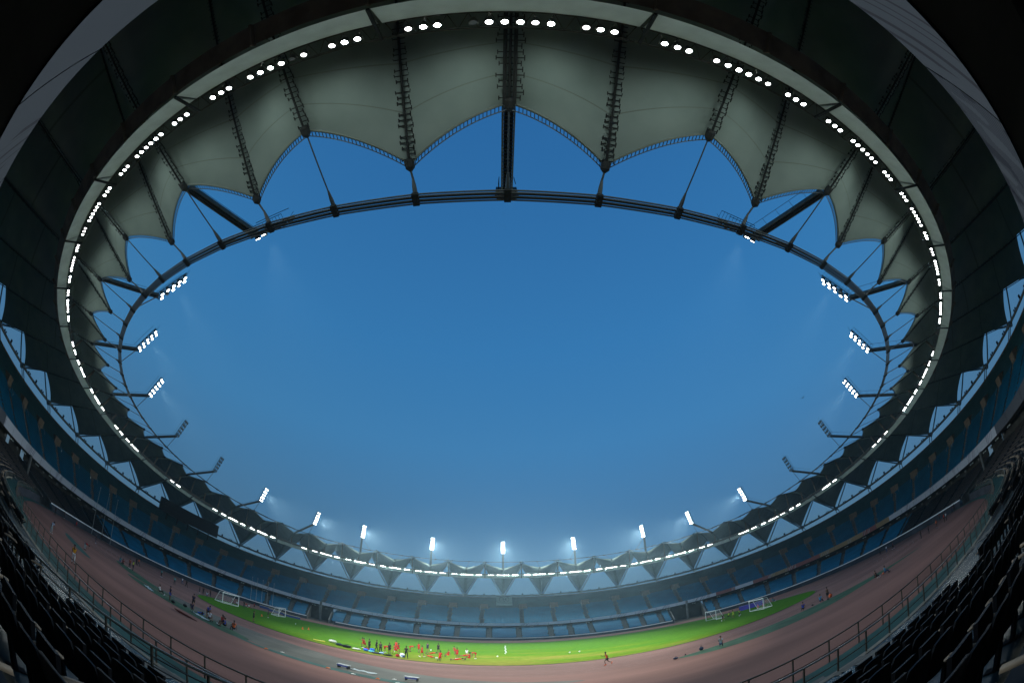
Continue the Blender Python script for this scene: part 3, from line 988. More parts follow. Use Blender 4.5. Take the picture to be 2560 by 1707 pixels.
# ------------------------------------------------------------------ floodlight masts on every fourth node
UNLIT = {20, 24, -20, -24}
for k in list(range(0, 45, 4)) + list(range(-40, -3, 4)):
    E_, A_ = RK('even', k), RK('A', k)
    iw = A_ - E_
    L_ = Vector((iw.x, iw.y, 0)).length
    iw = Vector((iw.x, iw.y, 0)).normalized()
    td = Vector((-iw.y, iw.x, 0))
    up_ = Vector((0, 0, 1))
    lit = k not in UNLIT
    if k == 0: ds = 'seen end-on at the near centre'
    elif k == 44: ds = 'upright at the far centre'
    else:
        a = abs(k) // 4
        s = 'left' if k < 0 else 'right'
        ds = ('%s to the %s of the near centre' % (ORD[a], s)) if a <= 5 else ('%s to the %s of the far centre' % (ORD[11 - a], s))
    root = thing('floodlight_mast', '%s floodlight mast on the roof ring, %s' % ('lit' if lit else 'unlit', ds), 'floodlight', E_, 0, 'floodlight masts on the roof ring')
    az = A_.z - E_.z
    P0 = iw * 0.4 + up_ * 0.15
    P1 = iw * (L_ + 2.2) + up_ * (az + 3.7)
    P2 = iw * (L_ + 4.1) + up_ * (az + 8.4)
    if abs(k) >= 36:                      # the far masts stand upright
        P1, P2 = iw * 0.5 + up_ * 6.2, iw * 1.4 + up_ * 11.2
    b = MB()
    for sg in (-0.34, 0.34):
        b.beam(P0 + td * sg, P1 + td * sg, 0.1, 0.34)
    b.beam(P0 + up_ * 0.12, P1 + up_ * 0.12, 0.56, 0.05, 1)
    n = 26
    for i in range(n + 1):
        p = P0.lerp(P1, i / n)
        b.beam(p - td * 0.3, p + td * 0.3, 0.05, 0.1)
    b.beam(P0 - up_ * 0.12, P1 - up_ * 0.12, 0.09, 0.12, 1)
    b.tube([P0 + td * 0.4 + up_ * 1.0, P1 + td * 0.4 + up_ * 1.0], 0.025, 4)
    for i in range(0, n + 1, 5):
        p = P0.lerp(P1, i / n) + td * 0.4
        b.tube([p, p + up_ * 1.0], 0.02, 4)
    b.obj('arm', [M['steel_lt'], M['steel']], root)
    b = MB()
    b.tube([A_ - E_ + up_ * 0.15, P1], 0.07, 6)
    b.obj('prop', M['rail_dk'], root)
    b = MB()
    hd = (P2 - P1).normalized()
    nrm = hd.cross(td).normalized()
    if nrm.dot(iw) < 0: nrm = -nrm
    hl = (P2 - P1).length
    for sg in (-0.78, 0, 0.78):
        b.beam(P1 + td * sg, P2 + td * sg, 0.08, 0.1)
    for i in range(7):
        p = P1.lerp(P2, i / 6)
        b.beam(p - td * 0.85, p + td * 0.85, 0.06, 0.08)
    for sg in (-0.6, 0.6):
        b.tube([P1 - nrm * 0.9 + td * sg, P2 - nrm * 0.9 + td * sg], 0.03, 4)
    for i in range(11):
        p = P1.lerp(P2, i / 10)
        b.tube([p + td * 0.6, p - nrm * 0.9 + td * 0.6], 0.022, 4)
    b.tube([P2, P2 + up_ * 1.3], 0.025, 4)
    b.obj('head_frame', M['steel'], root)
    for i in range(5):
        for c_ in (-1, 1):
            on = lit
            if abs(k) == 4: on = i < 1
            if abs(k) == 8: on = not (i == 1 and c_ == 1)
            if abs(k) == 12 and k < 0: on = True
            l = link('lamp', random.choice(LAMPS_ON) if on else LAMP_OFF, root)
            l.scale = (1.35, 1.35, 1.35)
            l.location = P1.lerp(P2, 0.08 + 0.21 * i) + td * 0.42 * c_ + nrm * 0.38
            aim(l, (iw * cos(rad(32)) - up_ * sin(rad(32))))
    if abs(k) == 4:
        SPOTS.append((E_ + P1.lerp(P2, 0.2) + iw * 1.3, (MAST_W * 0.5, 64, Vector((E_.x * 0.2, -40, 0)))))
    if lit and abs(k) > 4:
        SPOTS.append((E_ + P1.lerp(P2, 0.5) + iw * 1.3, (MAST_W, 46, Vector((E_.x * 0.08, E_.y * 0.06 - 8, 0)))))
for p, e in SPOTS:
    d = bpy.data.lights.new('floodlight_beam', 'SPOT')
    d.energy = e[0]
    d.color = (0.93, 1.0, 0.96)
    d.spot_size = rad(e[1])
    d.spot_blend = 1.0
    d.shadow_soft_size = 0.5
    o = bpy.data.objects.new('floodlight_beam', d)
    o.location = p
    tgt = e[2]
    o.rotation_mode = 'QUATERNION'
    o.rotation_quaternion = (tgt - p).to_track_quat('-Z', 'Y')
    COL.objects.link(o)

# ------------------------------------------------------------------ seats
def RTn(name, t):
    a, b, y0, z0, z1, z2, z3 = RING[name]
    m = 1 + C4 * (1 - np.cos(4 * t)) / 2
    return np.stack([a * m * np.sin(t), y0 - b * m * np.cos(t), z0 + z1 * np.cos(t) + z2 * np.cos(2 * t) + z3 * np.cos(3 * t)], -1)
def frame_of(name, t):
    a, b = RING[name][:2]
    n = np.stack([np.sin(t) / a, -np.cos(t) / b, 0 * t], -1)
    return n / np.linalg.norm(n, axis=-1, keepdims=True)
def spaced(fn, step):
    tf = np.linspace(0, 2 * PI, 6001)
    p = fn(tf)
    s = np.r_[0, np.cumsum(np.hypot(np.diff(p[:, 0]), np.diff(p[:, 1])))]
    n = int(s[-1] / step)
    return np.interp(np.arange(n) * step, s, tf)
def ang(t):
    return (t + PI) % (2 * PI) - PI
def mask_gap(t, lst, hw):
    keep = np.ones(len(t), bool)
    for a in lst:
        keep &= np.abs(ang(t - a)) > hw
    return keep
seats = []     # position, outward normal, material (0 blue, 1 teal, 2 black)
for i in range(NL + 3):
    s = 0.012 + (i + 0.66) / NL
    fn = lambda t: RTn('rail', t) * (1 - s) + RTn('ft', t) * s
    t = spaced(fn, 0.54)
    keep = mask_gap(t, LA, LAW + 0.0032)
    for a0, a1 in TUN:
        at = ang(t)
        keep &= ~((at > a0 - 0.01) & (at < a1 + 0.01))
    p = fn(t)
    nr = np.abs(ang(t)) < rad(62)
    if i < 6: keep &= ~(nr & (np.abs(p[:, 0]) < (26 if i > 1 else 200)))
    keep &= ~((np.hypot(p[:, 0] - CAMP.x, p[:, 1] - CAMP.y) < 1.0))
    p[:, 2] = low_z(i) + RTn('rail', t)[:, 2] - 1.0
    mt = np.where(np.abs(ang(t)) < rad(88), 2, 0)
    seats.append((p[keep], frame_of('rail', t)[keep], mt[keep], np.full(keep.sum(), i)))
for i in range(NU):
    s = (i + 0.62) / NU
    fn = lambda t: RTn('ft', t) * (1 - s) + RTn('rim', t) * s
    t = spaced(fn, 0.56)
    keep = np.abs(ang(t)) > rad(28)
    if i < NU * 0.56: keep &= mask_gap(t, [a + UAW * 1.4 for a in VT], UAW + 0.0028)
    if NU * 0.55 < i + 0.6 < NU * 0.72: keep &= mask_gap(t, VT, 0.0165)
    p = fn(t)
    f, r = RTn('ft', t)[:, 2] - 0.55, RTn('rim', t)[:, 2] - 0.5
    p[:, 2] = f + (r - f) * i / NU
    mt = np.full(len(t), 0 if i < NU * 0.55 else 1)
    seats.append((p[keep], frame_of('ft', t)[keep], mt[keep], np.full(keep.sum(), 100 + i)))
SP, SN, SM, SR = [np.concatenate([x[q] for x in seats]) for q in range(4)]
# the 300 chairs that show largest become individuals
crn = np.array([list(r) for r in CR])
dv = SP + np.array([0, 0, 0.7]) - np.array(CAMP)
dist = np.linalg.norm(dv, axis=1)
dc = (dv / dist[:, None]) @ crn.T
th = np.arccos(np.clip(dc[:, 2], -1, 1))
rp = 2 * 1050 * np.sin(th / 2) * (1 - 0.011 * th * th)
q_ = np.hypot(dc[:, 0], dc[:, 1]) + 1e-9
px, py = rp * dc[:, 0] / q_, rp * dc[:, 1] / q_
vis = (np.abs(px) < 1290) & (np.abs(py) < 870) & (SM == 2)
order = np.argsort(np.where(vis, dist, 1e9))[:300]
single = np.zeros(len(SP), bool)
single[order] = True
# chair prototype: y points out of the ground plan (to the back), x along the row
def chair_parts():
    out = []
    b = MB()
    rows = []
    for i in range(7):
        v = i / 6
        z = 0.34 + 0.47 * v
        y = 0.02 + 0.10 * v
        hw = 0.268 - 0.05 * max(0, v - 0.75) / 0.25
        rows.append([(hw * (j / 4 - 0.5) * 2, y + 0.05 * (1 - abs(j / 4 - 0.5) * 2), z + 0.045 * v ** 4 * sin(PI * j / 4)) for j in range(5)])
    b.grid(rows)
    rows2 = [[(x, y + 0.035, z) for x, y, z in r] for r in rows]
    o = len(b.v)
    b.grid([r[::-1] for r in rows2])
    n, m = 7, 5
    for i in range(n - 1):
        b.add([rows[i][0], rows[i + 1][0], rows2[i + 1][0], rows2[i][0]], [(0, 1, 2, 3)])
        b.add([rows[i][-1], rows2[i][-1], rows2[i + 1][-1], rows[i + 1][-1]], [(0, 1, 2, 3)])
    for j in range(m - 1):
        b.add([rows[-1][j], rows[-1][j + 1], rows2[-1][j + 1], rows2[-1][j]], [(0, 1, 2, 3)])
    out.append(('backrest', b.mesh('backrest', M['seat_black']), None))
    b = MB()
    b.add([(-0.22, -0.07, 0.42), (0.22, -0.07, 0.42), (0.2, -0.12, 0.82), (-0.2, -0.12, 0.82), (-0.22, -0.02, 0.40), (0.22, -0.02, 0.40), (0.2, -0.065, 0.83), (-0.2, -0.065, 0.83)],
          [(0, 1, 2, 3), (7, 6, 5, 4), (0, 3, 7, 4), (1, 5, 6, 2), (3, 2, 6, 7), (0, 4, 5, 1)])
    out.append(('seat', b.mesh('seat', M['seat_black']), None))
    b = MB()
    b.tube([(-0.265, 0.05, 0.62), (-0.265, -0.12, 0.645), (-0.265, -0.34, 0.63), (-0.265, -0.40, 0.60)], [0.024, 0.032, 0.032, 0.022], 6)
    out.append(('armrest', b.mesh('armrest', M['armrest']), None))
    b = MB()
    b.beam((-0.265, 0.04, 0.0), (-0.265, 0.04, 0.62), 0.05, 0.12)
    b.beam((-0.265, -0.28, 0.60), (-0.265, 0.02, 0.34), 0.03, 0.06)
    b.box((-0.265, 0.02, 0.01), (0.1, 0.26, 0.02))
    out.append(('leg', b.mesh('leg', M['black']), None))
    return out
CP_ = chair_parts()
# names of places: row counted from the pitch, chair counted from the middle line of the stand
bins = {}
for i in order:
    side = 'left' if SP[i][0] < CAMP.x else 'right'
    bins.setdefault((int(SR[i]), side), []).append(i)
rowset = sorted({r for r, s in bins})
rownames = {r: n + 1 for n, r in enumerate(rowset)}
proto = None
for (r, s), lst in sorted(bins.items()):
    lst.sort(key=lambda i: abs(SP[i][0]))
    for n, i in enumerate(lst):
        lab = 'black chair, %s from the inner end of the %s row up, %s side' % (ORD[n + 1], ORD[rownames[r]], s)
        rz = math.atan2(SN[i][1], SN[i][0]) - PI / 2
        if proto is None:
            proto = thing('stadium_chair', lab, 'chair', SP[i], rz, 'black chairs of the near stand')
            for nm, me, _ in CP_:
                link(nm, me, proto)
        else:
            dup(proto, tuple(SP[i]), rz, lab)
rest = ~single
P_, N_, T_ = SP[rest], SN[rest], None
T_ = np.stack([-N_[:, 1], N_[:, 0], 0 * N_[:, 0]], -1)
Zv = np.array([0, 0, 1.0])
def corner(x, y, z):
    return P_ + T_ * x + N_ * y + Zv * z
Q = []
hw = 0.26
V8 = [corner(-hw, 0.03, 0.40), corner(hw, 0.03, 0.40), corner(hw, 0.12, 0.84), corner(-hw, 0.12, 0.84),
      corner(-hw, 0.08, 0.40), corner(hw, 0.08, 0.40), corner(hw, 0.17, 0.84), corner(-hw, 0.17, 0.84),
      corner(-hw, -0.36, 0.43), corner(hw, -0.36, 0.43), corner(hw, -0.36, 0.37), corner(-hw, -0.36, 0.37)]
V8 = np.stack(V8, 1)
nS = len(P_)
base = np.array([(0, 1, 2, 3), (7, 6, 5, 4), (3, 2, 6, 7), (0, 3, 7, 4), (1, 5, 6, 2), (8, 9, 1, 0), (11, 10, 9, 8)])
F_ = (base[None] + (np.arange(nS) * 12)[:, None, None]).reshape(-1, 4)
MI = np.repeat(SM[rest], 7)
Vs = V8.reshape(-1, 3)
near_i = np.where(SM[rest] == 2)[0]
av = []
for (x0, x1, y0, y1, z0, z1) in ((-0.285, -0.245, -0.36, 0.04, 0.61, 0.65),):
    cs = [(x0, y0, z0), (x1, y0, z0), (x1, y1, z0), (x0, y1, z0), (x0, y0, z1), (x1, y0, z1), (x1, y1, z1), (x0, y1, z1)]
    Pn, Tn, Nn = P_[near_i], T_[near_i], N_[near_i]
    av = np.stack([Pn + Tn * x + Nn * y + Zv * z for x, y, z in cs], 1)
bb = np.array([(4, 5, 6, 7), (0, 1, 5, 4), (1, 2, 6, 5), (3, 0, 4, 7), (3, 2, 1, 0)])
Fa = (bb[None] + (np.arange(len(near_i)) * 8)[:, None, None]).reshape(-1, 4) + len(Vs)
Vs = np.concatenate([Vs, av.reshape(-1, 3)])
F_ = np.concatenate([F_, Fa])
MI = np.concatenate([MI, np.full(len(Fa), 3)])
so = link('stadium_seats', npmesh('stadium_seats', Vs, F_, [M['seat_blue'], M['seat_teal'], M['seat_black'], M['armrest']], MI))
tag(so, 'rows of blue and grey-teal plastic seats filling the far stands', 'seats', kind='stuff')

# ------------------------------------------------------------------ railings
def railing(name, label, pts, h, bars, post_every, mrail, mpost, rr=0.035, group=None):
    root = thing(name, label, 'railing', pts[0], 0, group)
    b = MB()
    b.tube([Vector(p) + Vector((0, 0, h)) for p in pts], rr, 6)
    objw(b, 'top_rail', mrail, root)
    b = MB()
    for q in range(1, bars):
        b.tube([Vector(p) + Vector((0, 0, h * q / bars)) for p in pts], rr * 0.6, 5)
    if bars > 1: objw(b, 'mid_rail', mpost, root)
    acc = 1e9
    cnt = 0
    for i in range(len(pts)):
        if i: acc += (Vector(pts[i]) - Vector(pts[i - 1])).length
        if acc >= post_every and cnt < 98:
            b = MB()
            b.beam(Vector(pts[i]), Vector(pts[i]) + Vector((0, 0, h)), 0.05, 0.05, up=Vector((0, 1, 0)))
            objw(b, 'post', mpost, root)
            acc = 0
            cnt += 1
    return root
f_ = lambda s, t, z: low_pt(s, t, z)
n = 300
railing('front_railing', 'thin steel railing along the top of the near stand wall', [f_(0.0, rad(-52 + 104 * i / n), 1.06) for i in range(n + 1)], 1.0, 2, 1.7, M['rail_dk'], M['rail_dk'])
n = 200
railing('walkway_railing', 'second steel railing behind the near wall walkway', [f_(0.17, rad(-40 + 80 * i / n), 1.25) for i in range(n + 1)], 0.98, 2, 1.35, M['rail'], M['rail_dk'])
kb = MB()
kb.grid([[f_(0.014, rad(-56 + 112 * i / 120), 1.17), f_(0.168, rad(-56 + 112 * i / 120), 1.17), f_(0.168, rad(-56 + 112 * i / 120), 0.9)] for i in range(121)])
kb.obj('walkway_deck', mat('teal_walkway_paint', (0.022, 0.085, 0.072), 0.6, 0, 0.3, 0.6), stand)
kb = MB()
kb.grid([[f_(0.165, rad(-40 + 80 * i / 120), 1.22), f_(0.165, rad(-40 + 80 * i / 120), 1.42), f_(0.185, rad(-40 + 80 * i / 120), 1.42), f_(0.185, rad(-40 + 80 * i / 120), 1.22)] for i in range(121)])
kb.obj('walkway_kerb', mat('tan_walkway_kerb', (0.30, 0.26, 0.19), 0.5, 0, 0.3, 0.8), stand)
railing('aisle_railing', 'four-bar steel railing slanting across the near left rows', [(-4.2 - 0.45 * i, -80.85 - 0.106 * i, 2.27 + 0.004 * i) for i in range(34)], 0.96, 4, 1.35, M['rail'], M['rail_dk'], 0.038)
sg = MB()
sg.box((-5.4, -81.2, 2.62), (0.5, 0.03, 0.55))
tag(sg.obj('sign_board', mat('pale_sign_sheet', (0.3, 0.36, 0.34), 0.5)), 'small blank pale board tied to the end of the four-bar railing', 'sign')

# ------------------------------------------------------------------ scoreboard, banner, flagpoles
def facing(p):
    d = Vector((-p.x, -p.y - 20, 0)).normalized()
    return math.atan2(d.y, d.x) + PI / 2
a_, c_ = Vector((-120.8, 22.4, 0)), Vector((-109.8, 48.1, 0))
mid = (a_ + c_) / 2
xd = (c_ - a_).normalized()
od = Vector((-xd.y, xd.x, 0))
root = thing('scoreboard', 'big black unlit scoreboard on the rim of the far left stand', 'scoreboard', (mid.x, mid.y, 20.6))
b = MB()
b.box((0, 0, 3.1), ((c_ - a_).length, 1.2, 5.0), (xd, od, Vector((0, 0, 1))))
b.obj('cabinet', M['black'], root)
for sg_ in (-10, -5, 0, 5, 10):
    b = MB()
    b.beam(xd * sg_ + od * 0.2 + Vector((0, 0, -2.0)), xd * sg_ + od * 0.2 + Vector((0, 0, 0.6)), 0.4, 0.4)
    b.obj('support', M['steel'], root)
b = MB()
cc = -xd * 11.6 - od * 0.63 + Vector((0, 0, 4.1))
for i in range(12):
    a = 2 * PI * i / 12
    d = xd * cos(a) + Vector((0, 0, 1)) * sin(a)
    b.beam(cc + d * 1.0, cc + d * (1.32 if i % 3 else 1.5), 0.12, 0.05)
b.beam(cc, cc + (xd * 0.3 + Vector((0, 0, 0.6))), 0.1, 0.04)
b.beam(cc, cc + (xd * -0.75 + Vector((0, 0, 0.3))), 0.08, 0.04)
b.disc(cc + od * 0.02, 1.6, (xd, Vector((0, 0, 1)), -od), 24, 1)
b.obj('clock_dial', [mat('dull_clock_marks', (0.10, 0.095, 0.085), 0.6), M['black']], root)
root = thing('banner', 'pale cloth banner with a ring emblem hung at the far centre rim', 'banner', (0.4, 105.2, 17.9))
b = MB()
def bn(u, v, up_=0.0):
    # the cloth lies over the top seats: v runs up the slope
    return Vector((u, -11.4 + 9.5 * v, -3.0 + 4.7 * v)) + Vector((0, -0.44, 0.9)) * up_
rows = []
for i in range(13):
    x = -3.4 + 6.8 * i / 12
    rows.append([bn(x, j / 6, 0.06 * sin(i * 1.3 + j)) for j in range(7)])
b.grid(rows)
b.obj('cloth', mat('pale_green_cloth', (0.36, 0.46, 0.42), 0.8), root)
M['ink'] = mat('banner_ink', (0.10, 0.15, 0.15), 0.8)
b = MB()
for cx, rx, rz in ((0, 0.55, 0.42), (-1.3, 0.85, 0.5), (1.35, 0.6, 0.4)):
    n = 16 if cx >= 0 else 12
    pts = [bn(cx + rx * cos(2 * PI * i / 16), 0.66 + 0.25 * rz * sin(2 * PI * i / 16) / 0.45, 0.2) for i in range(n)]
    b.tube(pts, 0.1, 4, closed=(cx == 0))
b.tube([bn(-0.55, 0.66, 0.2), bn(0.55, 0.66, 0.2)], 0.08, 4)
b.tube([bn(-3.2, 0.42, 0.2), bn(-2.6, 0.27, 0.2), bn(0, 0.22, 0.2), bn(3.2, 0.25, 0.2)], 0.1, 4)
b.obj('emblem', M['ink'], root)
def flagpole(x, y, z, h, label, group):
    root = thing('flagpole', label, 'flagpole', (x, y, z), 0, group)
    b = MB()
    b.tube([(0, 0, 0), (0, 0, h * 0.5), (0, 0, h)], [0.085, 0.07, 0.045], 8)
    b.obj('pole', M['rail'], root)
    b = MB()
    b.lathe([(0.0, h + 0.16), (0.1, h + 0.08), (0.1, h), (0.04, h - 0.03)], n=8)
    b.obj('finial', M['white'], root)
    b = MB()
    b.lathe([(0.2, 0), (0.2, 0.06), (0.09, 0.1)], n=8)
    b.obj('base', M['steel_lt'], root)
for i, (dy, lab) in enumerate(((0, 'farthest'), (-4.2, 'middle'), (-8.4, 'nearest'))):
    flagpole(-101.5 + i * 0.6, -13.0 + dy, 0, 13.5, 'tall bare flagpole at the left end, %s of the three' % lab, 'flagpoles at the left end')
for i in range(5):
    p = low_pt(0.03, rad(-140.2 - 1.25 * i + 9.5), 1.4)
    flagpole(p.x, p.y, 1.3, 8.2, 'short flagpole before the far left stand, %s from the dark tunnel' % ORD[5 - i] if i < 4 else 'short flagpole before the far left stand, next to the dark tunnel', 'flagpoles at the far left stand')

# ------------------------------------------------------------------ goals
def goal(x, y, rz, label, w=7.3, h=2.44, dep=2.0, top=0.9, full=True):
    root = thing('football_goal', label, 'goal', (x, y, 0.012), rz, 'portable football goals')
    r = 0.09
    for nm, s in (('post', -1), ('post', 1)):
        b = MB()
        b.tube([(s * w / 2, 0, 0), (s * w / 2, 0, h)], r, 8)
        b.obj(nm, M['white'], root)
    b = MB(); b.tube([(-w / 2 - r, 0, h), (w / 2 + r, 0, h)], r, 8); b.obj('crossbar', M['white'], root)
    b = MB()
    for s in (-1, 1):
        b.tube([(s * w / 2, 0, h), (s * w / 2, top, h - 0.02), (s * w / 2, dep, 0.06)], 0.055, 6)
        b.tube([(s * w / 2, 0, 0.05), (s * w / 2, dep, 0.05)], 0.06, 6)
    b.tube([(-w / 2, dep, 0.06), (w / 2, dep, 0.06)], 0.06, 6)
    if full: b.tube([(-w / 2, 0, 0.05), (w / 2, 0, 0.05)], 0.05, 6)
    b.obj('back_frame', M['white'], root)
    b = MB()
    def bp(u, v):
        if v < 0.3: return Vector((u, top * v / 0.3, h - 0.25 * sin(PI * (u / w + 0.5)) * (v / 0.3)))
        q = (v - 0.3) / 0.7
        return Vector((u, top + (dep - top) * q, (h - 0.25 * sin(PI * (u / w + 0.5)) * (1 - q)) * (1 - q) + 0.05 * q))
    nu, nv = 36, 18
    for i in range(0, nu + 1, 2):
        u = -w / 2 + w * i / nu
        b.tube([bp(u, j / nv) for j in range(nv + 1)], 0.008, 3, caps=False)
    for j in range(0, nv + 1, 1):
        b.tube([bp(-w / 2 + w * i / nu, j / nv) for i in range(0, nu + 1, 3)], 0.008, 3, caps=False)
    b.obj('net', M['net'], root)
goal(-56.2, -10.3, rad(96), 'white portable goal with open frame, larger one on the left')
goal(-54.4, 10.6, rad(104), 'smaller netted goal on the left, farther back by the tunnel', 6.6)
goal(47.5, 6.2, rad(-95), 'white goal on the right with keepers training before it', 6.6, full=False)
goal(50.6, -9.6, rad(-98), 'white portable goal with sloping back frame, far right')

# ------------------------------------------------------------------ small things on the ground
def ball_thing(x, y, z, label, group='footballs', r=0.13):
    root = thing('football', label, 'ball', (x, y, z))
    root['group'] = group
    b = MB(); b.ball((0, 0, r), r, 14); o = b.obj('shell', [M['white'], M['black']], root, True)
    for i, f in enumerate(o.data.polygons):
        if i % 17 in (3, 4) and i % 5: f.material_index = 1
Z0 = 0.012
for i in range(9):
    ball_thing(0.1 + 0.1 * sin(i * 2.1), 14 - i * 3.4, Z0, 'white football in the line down the halfway line, %s from the near end' % ORD[9 - i], 'footballs lined up on the halfway line')
for x, y, l in ((-42.5, -4.8, 'lone white football on the left half of the pitch'), (-1.2, -20.8, 'white football just left of the ball line, near its end'), (10.0, -18.4, 'left of two white footballs right of midfield'), (11.6, -18.2, 'right of two white footballs right of midfield'),
                (42.2, -8.9, 'white football at the dark keeper\'s feet'), (46.3, -9.3, 'white football by the crouching keeper, nearer the goal'), (48.3, -6.4, 'white football outside the right goal post'), (-12.9, -33.3, 'small white football by the coach in black'), (-12.6, -12.5, 'white football beside the player holding a bib')):
    ball_thing(x, y, Z0, l)
def cone(x, y, z, col, h, r, label, group):
    root = thing('training_cone' if h > 0.3 else 'marker_dish', label, 'cone', (x, y, z), 0, group)
    b = MB(); b.lathe([(r, 0.03), (r * 0.2, h), (0.0, h)], n=12); b.obj('body', M[col], root)
    b = MB(); b.box((0, 0, 0.016), (r * 2.4, r * 2.4, 0.03)); b.obj('base', M[col], root)
M['orange'] = mat('orange_plastic', (0.75, 0.16, 0.03), 0.5)
M['coral'] = mat('coral_plastic', (0.7, 0.12, 0.10), 0.5)
M['cone_w'] = mat('white_cone_plastic', (0.62, 0.6, 0.52), 0.5)
for x, y, l in ((-47.0, -11.6, 'orange training cone beside the keeper on the left'), (-36.1, -14.4, 'orange training cone on the left half, left of a pair'), (-36.1, -11.8, 'orange training cone on the left half, right of a pair')):
    cone(x, y, Z0, 'orange', 0.5, 0.16, l, 'training cones')
for i, (x, y) in enumerate(((-20.0, -54.6), (-18.9, -53.6), (-13.8, -55.2), (-11.6, -55.4), (-9.6, -55.5), (-8.6, -54.4), (-7.9, -56.2))):
    oc = i in (0, 2, 4)
    cone(x, y, 0.022, 'orange' if oc else 'cone_w', 0.09, 0.13, '%s marker dish on the teal turf strip, %s from the left' % ('orange' if oc else 'white', ORD[i + 1]), 'marker dishes')
def bag(x, y, rz, s, col, label, z=Z0, strap=True):
    s = tuple(q * 0.75 for q in s)
    root = thing('kit_bag', label, 'bag', (x, y, z), rz, 'bags on the ground')
    b = MB()
    rows = []
    for i in range(9):
        u = -1 + 2 * i / 8
        w = (1 - abs(u) ** 4 * 0.45)
        rows.append([(u * s[0] / 2, cos(2 * PI * j / 10) * s[1] / 2 * w, s[2] / 2 + sin(2 * PI * j / 10) * s[2] / 2 * w * (0.92 + 0.08 * sin(3 * u + j))) for j in range(11)])
    b.grid(rows)
    b.add(rows[0][:-1], [tuple(range(10))])
    b.add(rows[-1][:-1], [tuple(range(9, -1, -1))])
    b.obj('body', mat(col[0], col[1], 0.7, 0, 0.2, 6), root, True)
    if strap:
        b = MB()
        b.tube([(-s[0] * 0.2, 0, s[2] * 0.97), (-s[0] * 0.12, 0, s[2] * 1.2), (s[0] * 0.12, 0, s[2] * 1.2), (s[0] * 0.2, 0, s[2] * 0.97)], 0.022, 5)
        b.obj('handle', M['black'], root)
NAVY, WHT, RED_, BLU, CYN, BLK, YEL = ('navy_bag_cloth', (0.02, 0.03, 0.06)), ('white_bag_cloth', (0.6, 0.6, 0.55)), ('red_bag_cloth', (0.4, 0.03, 0.03)), ('blue_bag_cloth', (0.03, 0.13, 0.6)), ('cyan_bag_cloth', (0.10, 0.45, 0.6)), ('black_bag_cloth', (0.012, 0.013, 0.016)), ('yellow_mat_foam', (0.6, 0.5, 0.05))
for a in ((-22.3, -30.9, 0.5, (1.3, 0.6, 0.5), NAVY, 'dark navy kit bag beside the white pile at the touchline'), (-20.9, -31.7, 0.3, (1.8, 0.7, 0.55), BLK, 'long black kit bag left of the blue coolers'),
          (-24.2, -28.6, 0.2, (1.5, 0.8, 0.7), WHT, 'white heap of kit at the left end of the touchline bags'), (-19.3, -32.2, 0.4, (1.4, 0.7, 0.4), WHT, 'white bag with kit on it, left of the blue bags'),
          (-18.2, -31.6, 0.2, (0.9, 0.6, 0.6), BLU, 'bright blue bag in front of the man in black'), (-17.3, -31.9, 0.1, (1.0, 0.6, 0.45), CYN, 'cyan cooler bag right of the blue bag'),
          (-16.4, -32.8, 0.1, (1.6, 0.6, 0.35), NAVY, 'low navy bag under the cyan cooler bag'), (-15.9, -32.0, 0.3, (0.8, 0.5, 0.45), ('pale_blue_bag_cloth', (0.3, 0.45, 0.75)), 'pale blue bag beside the low navy bag'),
          (-14.7, -33.3, 0.2, (1.7, 0.5, 0.28), BLK, 'flat black equipment case by the standing man'), (-13.55, -32.8, 0.8, (0.7, 0.5, 0.6), RED_, 'dark red bag left of the coach'),
          (-18.6, -30.1, 0.5, (0.9, 0.6, 0.6), RED_, 'red bag behind the bright blue bag'), (-17.9, -29.6, 0.5, (0.9, 0.6, 0.6), BLU, 'blue bag behind, right of the red bag')):
    bag(*a)
root = thing('inflatable_ball', 'blue and white exercise ball next to the dark red bag', 'ball', (-13.0, -32.6, Z0))
b = MB(); b.ball((0, 0, 0.33), 0.33, 16); o_ = b.obj('shell', [M['white'], mat('blue_vinyl', (0.03, 0.16, 0.6), 0.4)], root, True)
for i, f in enumerate(o_.data.polygons):
    if f.center.z < 0.28 and f.center.x > -0.1: f.material_index = 1
b = MB(); b.box((0, 0, 0.04), (1.7, 0.6, 0.08)); b.box((0.6, 0.05, 0.10), (0.4, 0.5, 0.05))
o_ = b.obj('exercise_mat', mat(*YEL), None); o_.location = (-25.6, -30.3, Z0); o_.rotation_euler = (0, 0, 0.45)
tag(o_, 'yellow exercise mat at the left end of the touchline kit', 'mat')
def bench(x, y, rz, label, top):
    root = thing('low_bench', label, 'bench', (x, y, 0.01), rz, 'low benches on the runway')
    b = MB(); b.box((0, 0, 0.34), (1.15, 0.5, 0.06)); b.obj('top', mat('dull_white_bench', (0.42, 0.43, 0.42), 0.6), root)
    for sx_ in (-0.45, 0.45):
        b = MB(); b.box((sx_, 0, 0.155), (0.08, 0.44, 0.31)); b.obj('leg', M['steel'], root)
    b = MB(); b.box((0, -0.24, 0.24), (1.0, 0.03, 0.12)); b.obj('apron', mat('blue_bench_trim', (0.06, 0.08, 0.3), 0.5), root)
bench(-13.3, -53.0, -0.18, 'white low bench with blue trim on the runway, left one', 'white')
bench(-7.4, -53.6, -0.08, 'white low bench with blue trim on the runway, right one', 'white')
def sheet(x, y, rz, s, col, label):
    b = MB()
    b.grid([[(s[0] * (i / 8 - 0.5), s[1] * (j / 4 - 0.5) * (1 - 0.15 * (i % 3)), 0.03 + 0.03 * sin(i * 1.7 + j * 2.1)) for j in range(5)] for i in range(9)])
    o = b.obj('ground_sheet', mat(*col), None)
    o.location = (x, y, 0.02)
    o.rotation_euler = (0, 0, rz)
    tag(o, label, 'sheet', 'sheets on the ground')
PALE = ('pale_plastic_sheet', (0.45, 0.5, 0.48))
